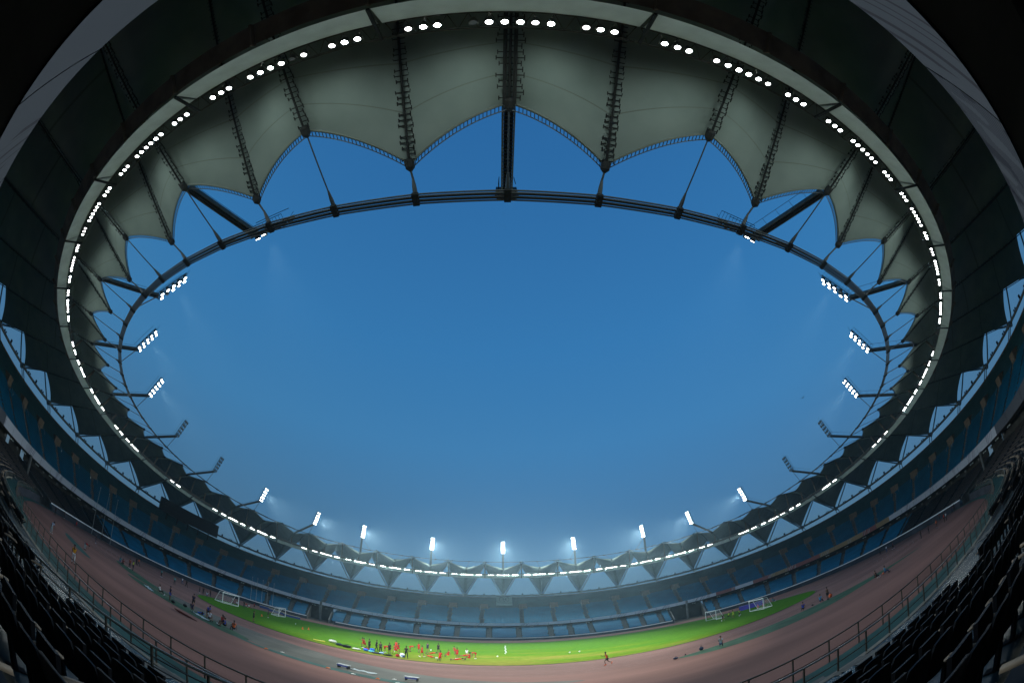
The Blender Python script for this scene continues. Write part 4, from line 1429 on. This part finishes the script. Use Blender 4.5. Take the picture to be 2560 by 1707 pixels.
sheet(-11.6, -52.7, -0.2, (2.3, 0.8), PALE, 'crumpled white sheet between the two low benches')
sheet(-41.6, -49.6, -0.5, (3.6, 0.8), PALE, 'long pale sheet left of the man in white sitting on turf')
sheet(-31.2, -50.5, -0.4, (3.4, 0.8), PALE, 'pale green sheet by the people sitting on turf')
b = MB()
b.tube([(-1.9, 0.3, 0.1), (-0.8, -0.1, 0.12), (0.6, -0.25, 0.1), (1.9, -0.3, 0.06)], [0.05, 0.13, 0.11, 0.04], 6)
o_ = b.obj('rolled_mat', mat('dark_red_vinyl', (0.10, 0.018, 0.015), 0.6), None)
o_.location = (-29.4, -55.3, 0.02)
tag(o_, 'long dark red rolled strip lying on the near track', 'mat')
for a in ((-35.5, -50.9, 0.3, (0.7, 0.5, 0.45), BLK, 'black rucksack left of the man in navy shorts'), (-35.2, -49.0, 0.6, (0.7, 0.5, 0.5), BLK, 'black rucksack right of the man in navy shorts'), (-32.9, -48.6, 0.2, (1.1, 0.6, 0.3), BLU, 'blue kit lying behind the people on turf'),
          (18.6, -47.9, 0.4, (0.6, 0.5, 0.6), NAVY, 'navy backpack left of the lone man sitting on turf'), (15.1, -49.6, 0.3, (0.7, 0.35, 0.3), NAVY, 'small navy bag lying alone on the track'), (16.7, -48.2, 0.9, (0.4, 0.2, 0.15), BLK, 'black shoe bag at the tip of the turf lens'),
          (37.0, -44.2, 0.2, (0.5, 0.3, 0.2), BLK, 'small black bag between the two people in blue'), (39.6, -45.2, 0.4, (0.8, 0.6, 0.8), ('orange_bag_cloth', (0.7, 0.13, 0.04)), 'bright orange bag beside the bare-chested man'), (43.4, -52.2, 0.4, (0.9, 0.5, 0.4), ('coral_bag_cloth', (0.6, 0.16, 0.08)), 'coral bag beyond the pair at the far end of the turf')):
    bag(*a, z=0.02)
# crash mats and boards behind the pitch ends
def crash(x, y, rz, s, label):
    root = thing('crash_mat', label, 'mat', (x, y, 0.01), rz, 'high jump mats on the left')
    b = MB(); b.box((0, 0, s[2] / 2), s); b.obj('cushion', mat('blue_mat_vinyl', (0.035, 0.07, 0.20), 0.6, 0, 0.2, 2), root)
    b = MB(); b.box((0, 0, s[2] + 0.03), (s[0] * 0.97, s[1] * 0.9, 0.06)); b.obj('top_sheet', mat('sand_mat_cover', (0.45, 0.38, 0.2), 0.8), root)
crash(-64.5, 26.0, 0.55, (5.5, 3.2, 0.7), 'blue crash mat with sandy top, middle of three')
crash(-58.6, 24.0, 0.5, (5.0, 3.2, 0.6), 'blue crash mat with sandy top, nearest the pitch')
crash(-70.6, 30.0, 0.6, (5.0, 3.0, 0.8), 'blue crash mat with sandy top, farthest left')
root = thing('barrier_mat', 'long purple-blue padded barrier behind the right goals', 'barrier', (60.0, 7.0, 0.01), rad(-46))
b = MB(); b.box((0, 0, 0.65), (6.8, 0.5, 1.2)); b.obj('pad', mat('violet_blue_vinyl', (0.07, 0.06, 0.38), 0.6, 0, 0.15, 1.5), root)
b = MB(); b.box((0, 0, 1.28), (6.85, 0.56, 0.06)); b.obj('cap', mat('lilac_cap', (0.3, 0.3, 0.5), 0.6), root)
for x, y, l in ((56.6, -1.1, 'pink training cone before the padded barrier'), (57.4, -2.3, 'coral training cone right of the pink one')):
    cone(x, y, Z0, 'coral', 0.9, 0.28, l, 'cones behind the right goal')
# bird in the sky
root = thing('bird', 'small dark bird flying below the right roof ring', 'bird', (62, -28, 40.0), 0.5)
b = MB()
b.tube([(-0.35, 0, 0), (-0.12, 0, 0.02), (0.12, 0, 0.02), (0.3, 0, 0)], [0.02, 0.09, 0.08, 0.02], 6)
for s in (-1, 1):
    b.add([(-0.1, 0, 0.03), (0.15, 0, 0.03), (0.1, s * 0.4, 0.22), (-0.05, s * 0.75, 0.12), (-0.12, s * 0.4, 0.18)], [(0, 1, 2, 4), (2, 3, 4)])
b.obj('body', M['black'], root)

# ------------------------------------------------------------------ people
def dirv(a):
    return Vector((0, sin(a), -cos(a)))
def skeleton(lean=0, thL=0, shL=0, thR=0, shR=0, aL=8, eL=12, aR=-8, eR=10, spread=0.02, arm_out=0.10, head=None, roll=0, twist=0):
    g = rad
    J = {}
    pel = Vector((0, 0, 0))
    td = Vector((0, sin(g(lean)), cos(g(lean))))
    J['pelvis'] = pel
    J['waist'] = pel + td * 0.16
    J['chest'] = pel + td * 0.36
    J['neck'] = pel + td * 0.52
    hd = Vector((0, sin(g(lean * 0.6 if head is None else head)), cos(g(lean * 0.6 if head is None else head))))
    J['chin'] = J['neck'] + hd * 0.09
    J['skull'] = J['neck'] + hd * 0.19 + Vector((0, 0.01, 0))
    J['crown'] = J['neck'] + hd * 0.27
    for s, th_, sh, a, e, q in ((-1, thL, shL, aL, eL, 'L'), (1, thR, shR, aR, eR, 'R')):
        hip = pel + Vector((s * 0.09, 0, -0.04))
        J['hip' + q] = hip
        kn = hip + dirv(g(th_)) * 0.42 + Vector((s * spread, 0, 0))
        an = kn + dirv(g(sh)) * 0.42 + Vector((s * spread, 0, 0))
        J['knee' + q], J['ankle' + q] = kn, an
        fd = Vector((0, cos(g(sh)), sin(g(sh)))) if abs(sh) < 100 else Vector((0, 0, -1))
        J['toe' + q] = an + fd * 0.17 + Vector((s * 0.01, 0, -0.04 if abs(sh) < 60 else 0))
        J['heel' + q] = an - fd * 0.05 + Vector((0, 0, -0.04 if abs(sh) < 60 else 0))
        sho = J['chest'] + td * 0.10 + Vector((s * 0.17, 0, 0))
        J['sho' + q] = sho
        el = sho + (dirv(g(a)) + Vector((s * arm_out, 0, 0))).normalized() * 0.28
        wr = el + (dirv(g(e)) + Vector((s * arm_out * 0.4, 0, 0))).normalized() * 0.25
        J['elb' + q], J['wri' + q] = el, wr
        hdv = (wr - el).normalized()
        J['palm' + q] = wr + hdv * 0.07
        ac = Vector((s, 0, 0)).cross(hdv)
        if ac.length < 0.1: ac = Vector((0, 1, 0))
        ac.normalize()
        for i in range(4):
            b0 = J['palm' + q] + ac * (0.027 - 0.018 * i)
            l = (0.068, 0.078, 0.072, 0.056)[i]
            J['f%d%s' % (i, q)] = b0 + hdv * l * 0.55
            J['g%d%s' % (i, q)] = b0 + hdv * l * 0.95 + Vector((-s, 0, 0)) * 0.015
        J['thumb' + q] = wr + hdv * 0.04 + ac * 0.045
        J['thumc' + q] = wr + hdv * 0.075 + ac * 0.058
    return J
def skin_mesh(name, chains, J, radii, root):
    idx, vs, es, rs = {}, [], [], []
    for ch in chains:
        for a, b in zip(ch, ch[1:]):
            for q in (a, b):
                if q not in idx:
                    idx[q] = len(vs)
                    vs.append(J[q])
                    rs.append(radii(q))
            es.append((idx[a], idx[b]))
    me = bpy.data.meshes.new(name)
    me.from_pydata([tuple(v) for v in vs], es, [])
    o = bpy.data.objects.new('tmp_skin', me)
    COL.objects.link(o)
    md = o.modifiers.new('s', 'SKIN')
    sv = me.skin_vertices[0].data
    for i, r in enumerate(rs):
        sv[i].radius = r if isinstance(r, tuple) else (r, r)
        sv[i].use_root = (vs[i] == J[root])
    sd = o.modifiers.new('d', 'SUBSURF')
    sd.levels = sd.render_levels = 1
    dg = bpy.context.evaluated_depsgraph_get()
    out = bpy.data.meshes.new_from_object(o.evaluated_get(dg))
    out.name = name
    for p in out.polygons: p.use_smooth = True
    bpy.data.objects.remove(o)
    bpy.data.meshes.remove(me)
    return out
BR = {'pelvis': (0.12, 0.095), 'waist': (0.105, 0.085), 'chest': (0.13, 0.095), 'neck': 0.05, 'chin': (0.058, 0.065), 'skull': (0.072, 0.085), 'crown': (0.05, 0.06)}
def body_r(q):
    if q in BR: return BR[q]
    for k, r in (('hip', 0.082), ('knee', 0.052), ('ankle', 0.034), ('toe', 0.028), ('heel', 0.03), ('sho', 0.055), ('elb', 0.037), ('wri', 0.026), ('palm', 0.03), ('thum', 0.011), ('f', 0.009), ('g', 0.008)):
        if q.startswith(k): return r
    return 0.03
def chains_of(q):
    return [['chest', 'sho' + q, 'elb' + q, 'wri' + q, 'palm' + q]] + [['palm' + q, 'f%d%s' % (i, q), 'g%d%s' % (i, q)] for i in range(4)] + [['wri' + q, 'thumb' + q, 'thumc' + q],
           ['pelvis', 'hip' + q, 'knee' + q, 'ankle' + q, 'toe' + q], ['ankle' + q, 'heel' + q]]
POSES = {
 'stand': dict(thL=3, shL=-1, thR=-3, shR=-4, aL=6, eL=16, aR=-4, eR=14),
 'coach': dict(thL=2, shL=0, thR=-2, shR=0, spread=0.06, aL=-12, eL=6, aR=-14, eR=4, arm_out=0.45),
 'wave': dict(thL=3, shL=-2, thR=-4, shR=-4, aL=12, eL=40, aR=120, eR=165, arm_out=0.25),
 'walk': dict(lean=4, thL=22, shL=12, thR=-14, shR=-32, aL=-22, eL=-2, aR=22, eR=42),
 'run': dict(lean=14, thL=48, shL=-18, thR=-24, shR=-70, aL=-48, eL=40, aR=38, eR=118),
 'lunge': dict(lean=22, thL=68, shL=2, thR=-40, shR=-62, aL=30, eL=50, aR=10, eR=40, spread=0.05),
 'bend': dict(lean=82, thL=10, shL=-6, thR=-4, shR=-8, aL=8, eL=4, aR=-4, eR=2, head=110),
 'lean': dict(lean=38, thL=10, shL=-8, thR=2, shR=-10, aL=28, eL=20, aR=-30, eR=-10, head=40),
 'sit': dict(lean=-8, thL=112, shL=22, thR=104, shR=30, aL=42, eL=75, aR=-38, eR=-8, head=10),
 'kneel': dict(lean=12, thL=12, shL=-82, thR=18, shR=-80, aL=18, eL=40, aR=10, eR=35),
 'lie': dict(lean=82, thL=-88, shL=-92, thR=-80, shR=-96, aL=110, eL=95, aR=60, eR=80, head=75),
}
PM = {}
for nm, kw in POSES.items():
    J = skeleton(**kw)
    lo = min(min(J[q].z for q in J) - 0.03, J['pelvis'].z - 0.10)
    J = {k: v - Vector((0, 0, lo)) for k, v in J.items()}
    if nm == 'sit':
        pass
    body = skin_mesh('body', [['pelvis', 'waist', 'chest', 'neck', 'chin', 'skull', 'crown']] + chains_of('L') + chains_of('R'), J, body_r, 'pelvis')
    K = dict(J)
    for q in 'LR':
        K['slv' + q] = J['sho' + q].lerp(J['elb' + q], 0.62)
        K['mid' + q] = J['hip' + q].lerp(J['knee' + q], 0.72)
        K['hem' + q] = J['knee' + q].lerp(J['ankle' + q], 0.92)
    K['hemline'] = J['pelvis'].lerp(J['waist'], 0.15)
    K['collar'] = J['chest'].lerp(J['neck'], 0.72)
    shirt_r = {'hemline': (0.138, 0.118), 'waist': (0.13, 0.108), 'chest': (0.15, 0.118), 'collar': (0.07, 0.07), 'shoL': 0.074, 'shoR': 0.074, 'slvL': 0.062, 'slvR': 0.062}
    shirt = skin_mesh('shirt', [['hemline', 'waist', 'chest', 'collar']] + [['chest', 'sho' + q, 'slv' + q] for q in 'LR'], K, lambda q: shirt_r[q], 'waist')
    pr = {'hipL': 0.102, 'hipR': 0.102, 'pelvis': (0.134, 0.112), 'midL': 0.088, 'midR': 0.088, 'kneeL': 0.07, 'kneeR': 0.07, 'hemL': 0.056, 'hemR': 0.056}
    shorts = skin_mesh('shorts', [['pelvis', 'hip' + q, 'mid' + q] for q in 'LR'], K, lambda q: pr[q], 'pelvis')
    trousers = skin_mesh('trousers', [['pelvis', 'hip' + q, 'knee' + q, 'hem' + q] for q in 'LR'], K, lambda q: pr[q], 'pelvis')
    hb = MB()
    fw = Vector((0, 1, 0))
    hc = J['skull'] * 0.55 + J['crown'] * 0.45
    axh = (J['crown'] - J['neck']).normalized()
    hx = Vector((1, 0, 0))
    hy = axh.cross(hx)
    rows = []
    for i in range(6):
        a = rad(100) * i / 5
        rows.append([hc + (hx * cos(2 * PI * j / 12) * 0.094 + hy * sin(2 * PI * j / 12) * 0.108) * sin(a) + axh * 0.105 * cos(a) - hy * 0.018 * (1 if i else 0) for j in range(13)])
    hb.grid(rows)
    hair = hb.mesh('hair', M['black'], True)
    shoes = []
    for q in 'LR':
        sb_ = MB()
        d = (J['toe' + q] - J['heel' + q]).normalized()
        sb_.tube([J['heel' + q] - d * 0.03, J['heel' + q].lerp(J['toe' + q], 0.5), J['toe' + q] + d * 0.04], [0.042, 0.047, 0.034], 8)
        shoes.append(sb_.mesh('shoe', M['black'], True))
    PM[nm] = (body, shirt, shorts, trousers, hair, shoes)
    for me in (body, shirt, shorts, trousers):
        if not me.materials: me.materials.append(M['black'])
CLOTH = {'red': (0.50, 0.022, 0.02), 'dkred': (0.16, 0.015, 0.015), 'black': (0.012, 0.013, 0.016), 'navy': (0.018, 0.022, 0.065), 'blue': (0.03, 0.08, 0.45), 'cyan': (0.03, 0.28, 0.5), 'teal': (0.06, 0.28, 0.30),
         'white': (0.62, 0.63, 0.65), 'yellow': (0.62, 0.30, 0.02), 'lime': (0.55, 0.70, 0.06), 'orange': (0.65, 0.11, 0.02), 'ltblue': (0.30, 0.42, 0.62), 'grey': (0.22, 0.30, 0.33), 'jeans': (0.06, 0.09, 0.17), 'skin': (0.20, 0.10, 0.06), 'dkgrey': (0.04, 0.045, 0.05)}
for k_, c_ in list(CLOTH.items()):
    M['c_' + k_] = mat(k_ + '_cloth' if k_ != 'skin' else 'brown_skin', c_, 0.75)
SKIN2 = mat('darker_brown_skin', (0.11, 0.055, 0.035), 0.6)
HAIR = M['black']
# x, y, height, pose, facing (deg, 0 = away from viewer), shirt, lower garment, lower kind, label
PEOPLE = [
 (-47.7, -63.1, 1.72, 'lean', 70, 'ltblue', 'grey', 'T', 'person in pale blue shirt and light trousers leaning by the left railing end'),
 (-90.5, -33.3, 1.75, 'run', 80, 'red', 'red', 'S', 'person in red running at the far left end of the track'),
 (-51.6, -54.6, 1.70, 'bend', 60, 'red', 'grey', 'T', 'person in red top and grey trousers bending over the teal turf wedge'),
 (-34.0, -67.2, 1.78, 'stand', 120, 'yellow', 'white', 'T', 'person in yellow shirt and white cloth standing at the near left railing'),
 (-76.7, -35.6, 1.78, 'stand', 20, 'navy', 'navy', 'T', 'person in dark navy standing before the left wall, left of a dark pair'),
 (-97.8, -19.2, 1.80, 'stand', 160, 'black', 'black', 'T', 'person in black close to the left wall, right of a dark pair'),
 (-60.3, -40.4, 1.70, 'sit', 140, 'teal', 'jeans', 'T', 'person in teal sitting on the farther left turf wedge'),
 (-57.8, -41.7, 1.70, 'sit', 150, 'dkred', 'black', 'T', 'person in dark red sitting next to the one in teal'),
 (-58.1, -39.8, 1.70, 'stand', 90, 'dkred', 'black', 'T', 'person in maroon standing left of the lime vest'),
 (-56.7, -40.1, 1.74, 'stand', 200, 'lime', 'black', 'T', 'person in lime vest and black trousers on the left turf'),
 (-73.3, -25.2, 1.78, 'stand', 0, 'black', 'black', 'T', 'person in black behind the lime vest, near the lane numbers'),
 (-72.0, -25.6, 1.72, 'walk', 60, 'orange', 'dkgrey', 'T', 'person in orange walking behind the lime vest'),
 (-69.4, -20.3, 1.76, 'stand', 80, 'teal', 'black', 'T', 'person in teal shirt standing alone on the left bend'),
 (-62.0, -23.3, 1.80, 'stand', 110, 'teal', 'dkgrey', 'T', 'person in long teal top standing left of the white shirt'),
 (-71.3, -10.8, 1.70, 'walk', 280, 'white', 'jeans', 'T', 'person in white shirt and jeans walking on the left bend'),
 (-66.7, -14.2, 1.78, 'walk', 100, 'black', 'black', 'T', 'person in black striding right of the white shirt'),
 (-63.7, -12.7, 1.70, 'stand', 60, 'black', 'dkgrey', 'T', 'left of three dark people behind the larger left goal'),
 (-62.2, -13.1, 1.78, 'stand', 120, 'black', 'black', 'T', 'middle of three dark people behind the larger left goal'),
 (-61.4, -11.4, 1.66, 'stand', 200, 'black', 'navy', 'T', 'right of three dark people behind the larger left goal'),
 (-60.1, -14.2, 1.70, 'sit', 140, 'white', 'blue', 'S', 'person in white and blue sitting beneath the three dark people'),
 (-40.1, -48.9, 1.74, 'sit', 60, 'white', 'black', 'T', 'person in white shirt sitting on the left turf, seen from behind'),
 (-36.9, -50.1, 1.80, 'stand', 20, 'navy', 'blue', 'S', 'person in navy shirt and blue shorts standing on the left turf'),
 (-37.3, -45.0, 1.82, 'stand', 330, 'navy', 'black', 'S', 'person in navy shirt and black shorts on the grey runway'),
 (-31.1, -49.5, 1.76, 'lean', 110, 'blue', 'black', 'S', 'person in blue shirt and black shorts leaning over those sitting'),
 (-33.5, -49.6, 1.72, 'sit', 130, 'navy', 'navy', 'S', 'person in navy sitting left of the leaning blue shirt'),
 (-32.4, -48.9, 1.72, 'lie', 140, 'blue', 'navy', 'S', 'person in blue lying on the turf behind the sitters'),
 (-29.8, -50.7, 1.72, 'sit', 120, 'white', 'navy', 'S', 'person in white sitting right beside the leaning blue shirt'),
 (-29.0, -49.3, 1.74, 'sit', 150, 'red', 'dkred', 'S', 'person in red sitting between white and navy sitters'),
 (-27.9, -50.6, 1.74, 'sit', 250, 'navy', 'black', 'S', 'person in navy sitting left of the orange shirt'),
 (-27.2, -51.3, 1.70, 'sit', 220, 'blue', 'black', 'S', 'person in bright blue sitting closest to the orange shirt'),
 (-26.2, -51.0, 1.80, 'sit', 300, 'orange', 'black', 'S', 'person in orange shirt sitting at the right end of the turf group'),
 (-36.7, -30.8, 1.74, 'wave', 80, 'black', 'black', 'S', 'person in black raising one arm at the left touchline'),
 (-46.6, -9.7, 1.74, 'stand', 60, 'navy', 'black', 'S', 'person in navy and black shorts standing before the smaller left goal'),
 (-62.6, -0.7, 1.68, 'run', 200, 'white', 'dkgrey', 'T', 'person in white crouching in a run inside the larger left goal'),
 (-59.2, -3.5, 1.70, 'sit', 120, 'white', 'black', 'S', 'person in white sitting behind the larger left goal post'),
 (-57.9, -2.3, 1.74, 'stand', 140, 'black', 'dkgrey', 'T', 'person in black standing between the two left goals'),
 (-61.1, 3.5, 1.72, 'sit', 110, 'red', 'white', 'S', 'person in red sitting between the two left goals'),
 (-59.0, 1.6, 1.72, 'sit', 90, 'white', 'red', 'S', 'person in white shirt and red shorts sitting between the left goals'),
 (-61.2, 7.4, 1.66, 'stand', 100, 'red', 'black', 'S', 'person in red shirt and black shorts standing left of the smaller goal'),
 (-20.7, -25.0, 1.72, 'run', 250, 'red', 'red', 'S', 'player in red running at the left, farther of a pair'),
 (-20.0, -26.4, 1.74, 'run', 260, 'red', 'red', 'S', 'player in red running at the left, nearer of a pair'),
 (-18.7, -28.4, 1.72, 'stand', 20, 'black', 'black', 'T', 'man in black standing behind the blue bags'),
 (-17.6, -28.6, 1.74, 'walk', 60, 'black', 'black', 'T', 'man in black walking right of the blue bags'),
 (-16.3, -31.1, 1.72, 'stand', 330, 'dkgrey', 'black', 'T', 'man in charcoal standing left of the bending red player'),
 (-16.5, -28.3, 1.70, 'bend', 90, 'red', 'red', 'S', 'player in red bending forward beside the charcoal man'),
 (-15.2, -30.6, 1.76, 'stand', 10, 'black', 'black', 'S', 'broad man in black shirt seen from behind amid red players'),
 (-14.9, -28.3, 1.72, 'lunge', 280, 'red', 'red', 'S', 'player in red lunging right of the broad man in black'),
 (-16.4, -22.0, 1.72, 'stand', 180, 'red', 'red', 'S', 'player in red standing upright behind the lunging one'),
 (-15.1, -26.2, 1.74, 'run', 120, 'red', 'red', 'S', 'player in red running just right of the lunging one'),
 (-14.6, -20.3, 1.70, 'bend', 70, 'red', 'red', 'S', 'player in red bending sideways in the red cluster'),
 (-13.2, -20.4, 1.72, 'walk', 200, 'red', 'red', 'S', 'player in red walking behind the coach'),
 (-12.3, -33.4, 1.78, 'coach', 5, 'black', 'black', 'T', 'coach in black with arms held out, back to the viewer'),
 (-11.2, -28.6, 1.76, 'walk', 100, 'red', 'red', 'S', 'tall player in red walking right of the coach'),
 (-12.4, -17.0, 1.76, 'stand', 190, 'navy', 'navy', 'S', 'person in navy kit standing beyond the red walker'),
 (-10.6, -17.4, 1.76, 'stand', 170, 'black', 'black', 'S', 'person in black holding a lime bib'),
 (-11.0, -21.7, 1.72, 'lie', 90, 'red', 'red', 'S', 'player in red lying flat, farthest left on the grass'),
 (-9.8, -29.0, 1.72, 'lie', 300, 'red', 'red', 'S', 'player in red lying curled, nearer the touchline'),
 (-8.2, -32.4, 1.76, 'kneel', 20, 'red', 'red', 'S', 'player in red kneeling at the near touchline'),
 (-8.2, -23.9, 1.72, 'sit', 300, 'red', 'red', 'S', 'player in red sitting with knees up behind the kneeling one'),
 (-7.9, -18.0, 1.74, 'lunge', 200, 'red', 'red', 'S', 'player in red lunging alone, farthest right of the squad'),
 (-6.7, -26.2, 1.74, 'stand', 330, 'red', 'red', 'S', 'player in red standing over those stretching at right'),
 (-6.0, -22.0, 1.72, 'lie', 80, 'red', 'red', 'S', 'player in red lying stretched behind the standing one'),
 (-6.3, -30.1, 1.72, 'lie', 100, 'red', 'red', 'S', 'player in red lying at the front of the right group'),
 (-4.9, -27.6, 1.72, 'sit', 260, 'red', 'red', 'S', 'player in red sitting at the right end of the group'),
 (-4.2, -25.2, 1.74, 'bend', 250, 'red', 'red', 'S', 'player in red stooping at the right end of the squad'),
 (-6.0, -18.2, 1.72, 'sit', 180, 'white', 'white', 'S', 'player in white crouched behind the right group'),
 (10.1, -43.3, 1.68, 'run', 270, 'orange', 'black', 'S', 'runner in orange vest and black shorts alone on the near track'),
 (20.0, -49.5, 1.76, 'sit', 30, 'grey', 'jeans', 'T', 'person in grey shirt sitting alone on the right turf lens'),
 (43.0, -8.1, 1.74, 'lunge', 200, 'black', 'black', 'S', 'keeper in black crouched over a ball'),
 (45.1, -6.8, 1.74, 'lunge', 150, 'lime', 'black', 'S', 'keeper in lime lunging left of the upright keeper'),
 (44.9, -9.2, 1.78, 'wave', 180, 'lime', 'lime', 'S', 'keeper in all lime standing with an arm up'),
 (46.9, -8.4, 1.74, 'kneel', 180, 'lime', 'black', 'S', 'keeper in lime kneeling by the goal post'),
 (62.0, 0.0, 1.72, 'sit', 160, 'teal', 'jeans', 'T', 'person in teal sitting on the track behind the right goal'),
 (34.5, -45.2, 1.74, 'sit', 30, 'blue', 'black', 'T', 'person in blue sitting on the right turf, left of the pair in blue'),
 (37.2, -45.7, 1.78, 'sit', 60, 'cyan', 'navy', 'T', 'person in cyan sitting on the right turf, right of the pair in blue'),
 (38.3, -46.0, 1.76, 'stand', 80, 'bare', 'black', 'S', 'bare-chested person in black shorts standing on the right turf'),
 (41.4, -52.4, 1.72, 'sit', 90, 'black', 'black', 'T', 'person in black sitting at the far end of the right turf'),
 (42.3, -53.4, 1.72, 'sit', 120, 'cyan', 'jeans', 'T', 'person in cyan sitting beside the coral bag'),
 (89.8, -14.4, 1.70, 'stand', 60, 'black', 'black', 'T', 'person in black by the right wall, left of the white shirt'),
 (86.2, -19.7, 1.70, 'stand', 90, 'white', 'jeans', 'T', 'person in white shirt standing by the right wall'),
 (85.7, -22.4, 1.70, 'walk', 150, 'dkred', 'black', 'T', 'person in dark red walking by the right wall'),
 (71.4, -41.2, 1.74, 'stand', 300, 'black', 'black', 'T', 'person in black at the left of the right-hand row'),
 (72.5, -42.7, 1.70, 'stand', 310, 'navy', 'black', 'T', 'person in navy second in the right-hand row'),
 (73.4, -44.4, 1.68, 'stand', 300, 'orange', 'dkgrey', 'S', 'person in orange third in the right-hand row'),
 (75.2, -43.4, 1.78, 'stand', 320, 'red', 'dkred', 'S', 'person in red in the right-hand row, left of two'),
 (76.2, -45.0, 1.76, 'stand', 310, 'red', 'black', 'T', 'person in red in the right-hand row, right of two'),
 (78.0, -44.6, 1.70, 'stand', 300, 'white', 'dkgrey', 'T', 'person in white ending the right-hand row'),
 (-85.4, -43.1, 1.80, 'stand', 100, 'black', 'black', 'T', 'person in black with legs apart at the left tunnel mouth'),
 (-95.5, -34.7, 1.70, 'stand', 60, 'black', 'dkgrey', 'T', 'person in black against the white wall at far left'),
 (94.2, -33.6, 1.70, 'stand', 300, 'dkred', 'black', 'T', 'person in dark red by the white wall at far right'),
 (93.3, -38.4, 1.68, 'stand', 280, 'navy', 'navy', 'T', 'person in navy near the far right tunnel'),
 (91.1, -40.3, 1.66, 'walk', 250, 'black', 'black', 'T', 'person in black walking near the far right tunnel'),
]
def setm(o, m):
    o.material_slots[0].link = 'OBJECT'
    o.material_slots[0].material = m
for n, (x, y, h, pose, face, sh, lo, kind, lab) in enumerate(PEOPLE):
    root = thing('person', lab, 'person', (x, y, 0.02), rad(-face))
    s = h / 1.74
    root.scale = (s, s, s)
    body, shirt, shorts, trousers, hair, shoes = PM[pose]
    sk = M['c_skin'] if n % 3 else SKIN2
    o = link('body', body, root); setm(o, sk)
    if sh != 'bare':
        o = link('shirt', shirt, root); setm(o, M['c_' + sh])
    o = link('shorts' if kind == 'S' else 'trousers', shorts if kind == 'S' else trousers, root); setm(o, M['c_' + lo])
    link('hair', hair, root)
    for sh_ in shoes:
      o = link('shoe', sh_, root)
      setm(o, M['c_white'] if n % 4 == 0 else (M['c_orange'] if 'runner' in lab or 'before the smaller' in lab else M['c_dkgrey']))

# ------------------------------------------------------------------ evening haze
hb = MB()
hb.box((0, 0, 30.5), (330, 330, 63))
hz = bpy.data.materials.new('evening_haze')
hz.use_nodes = True
hn, hl = hz.node_tree.nodes, hz.node_tree.links
hn.remove(hn['Principled BSDF'])
pv = hn.new('ShaderNodeVolumePrincipled')
pv.inputs['Color'].default_value = (0.55, 0.83, 1.0, 1)
pv.inputs['Density'].default_value = 0.00038
pv.inputs['Anisotropy'].default_value = 0.72
hl.new(pv.outputs[0], hn['Material Output'].inputs['Volume'])
ho = hb.obj('haze', hz)
tag(ho, 'thin evening haze hanging in the stadium', 'haze', kind='stuff')
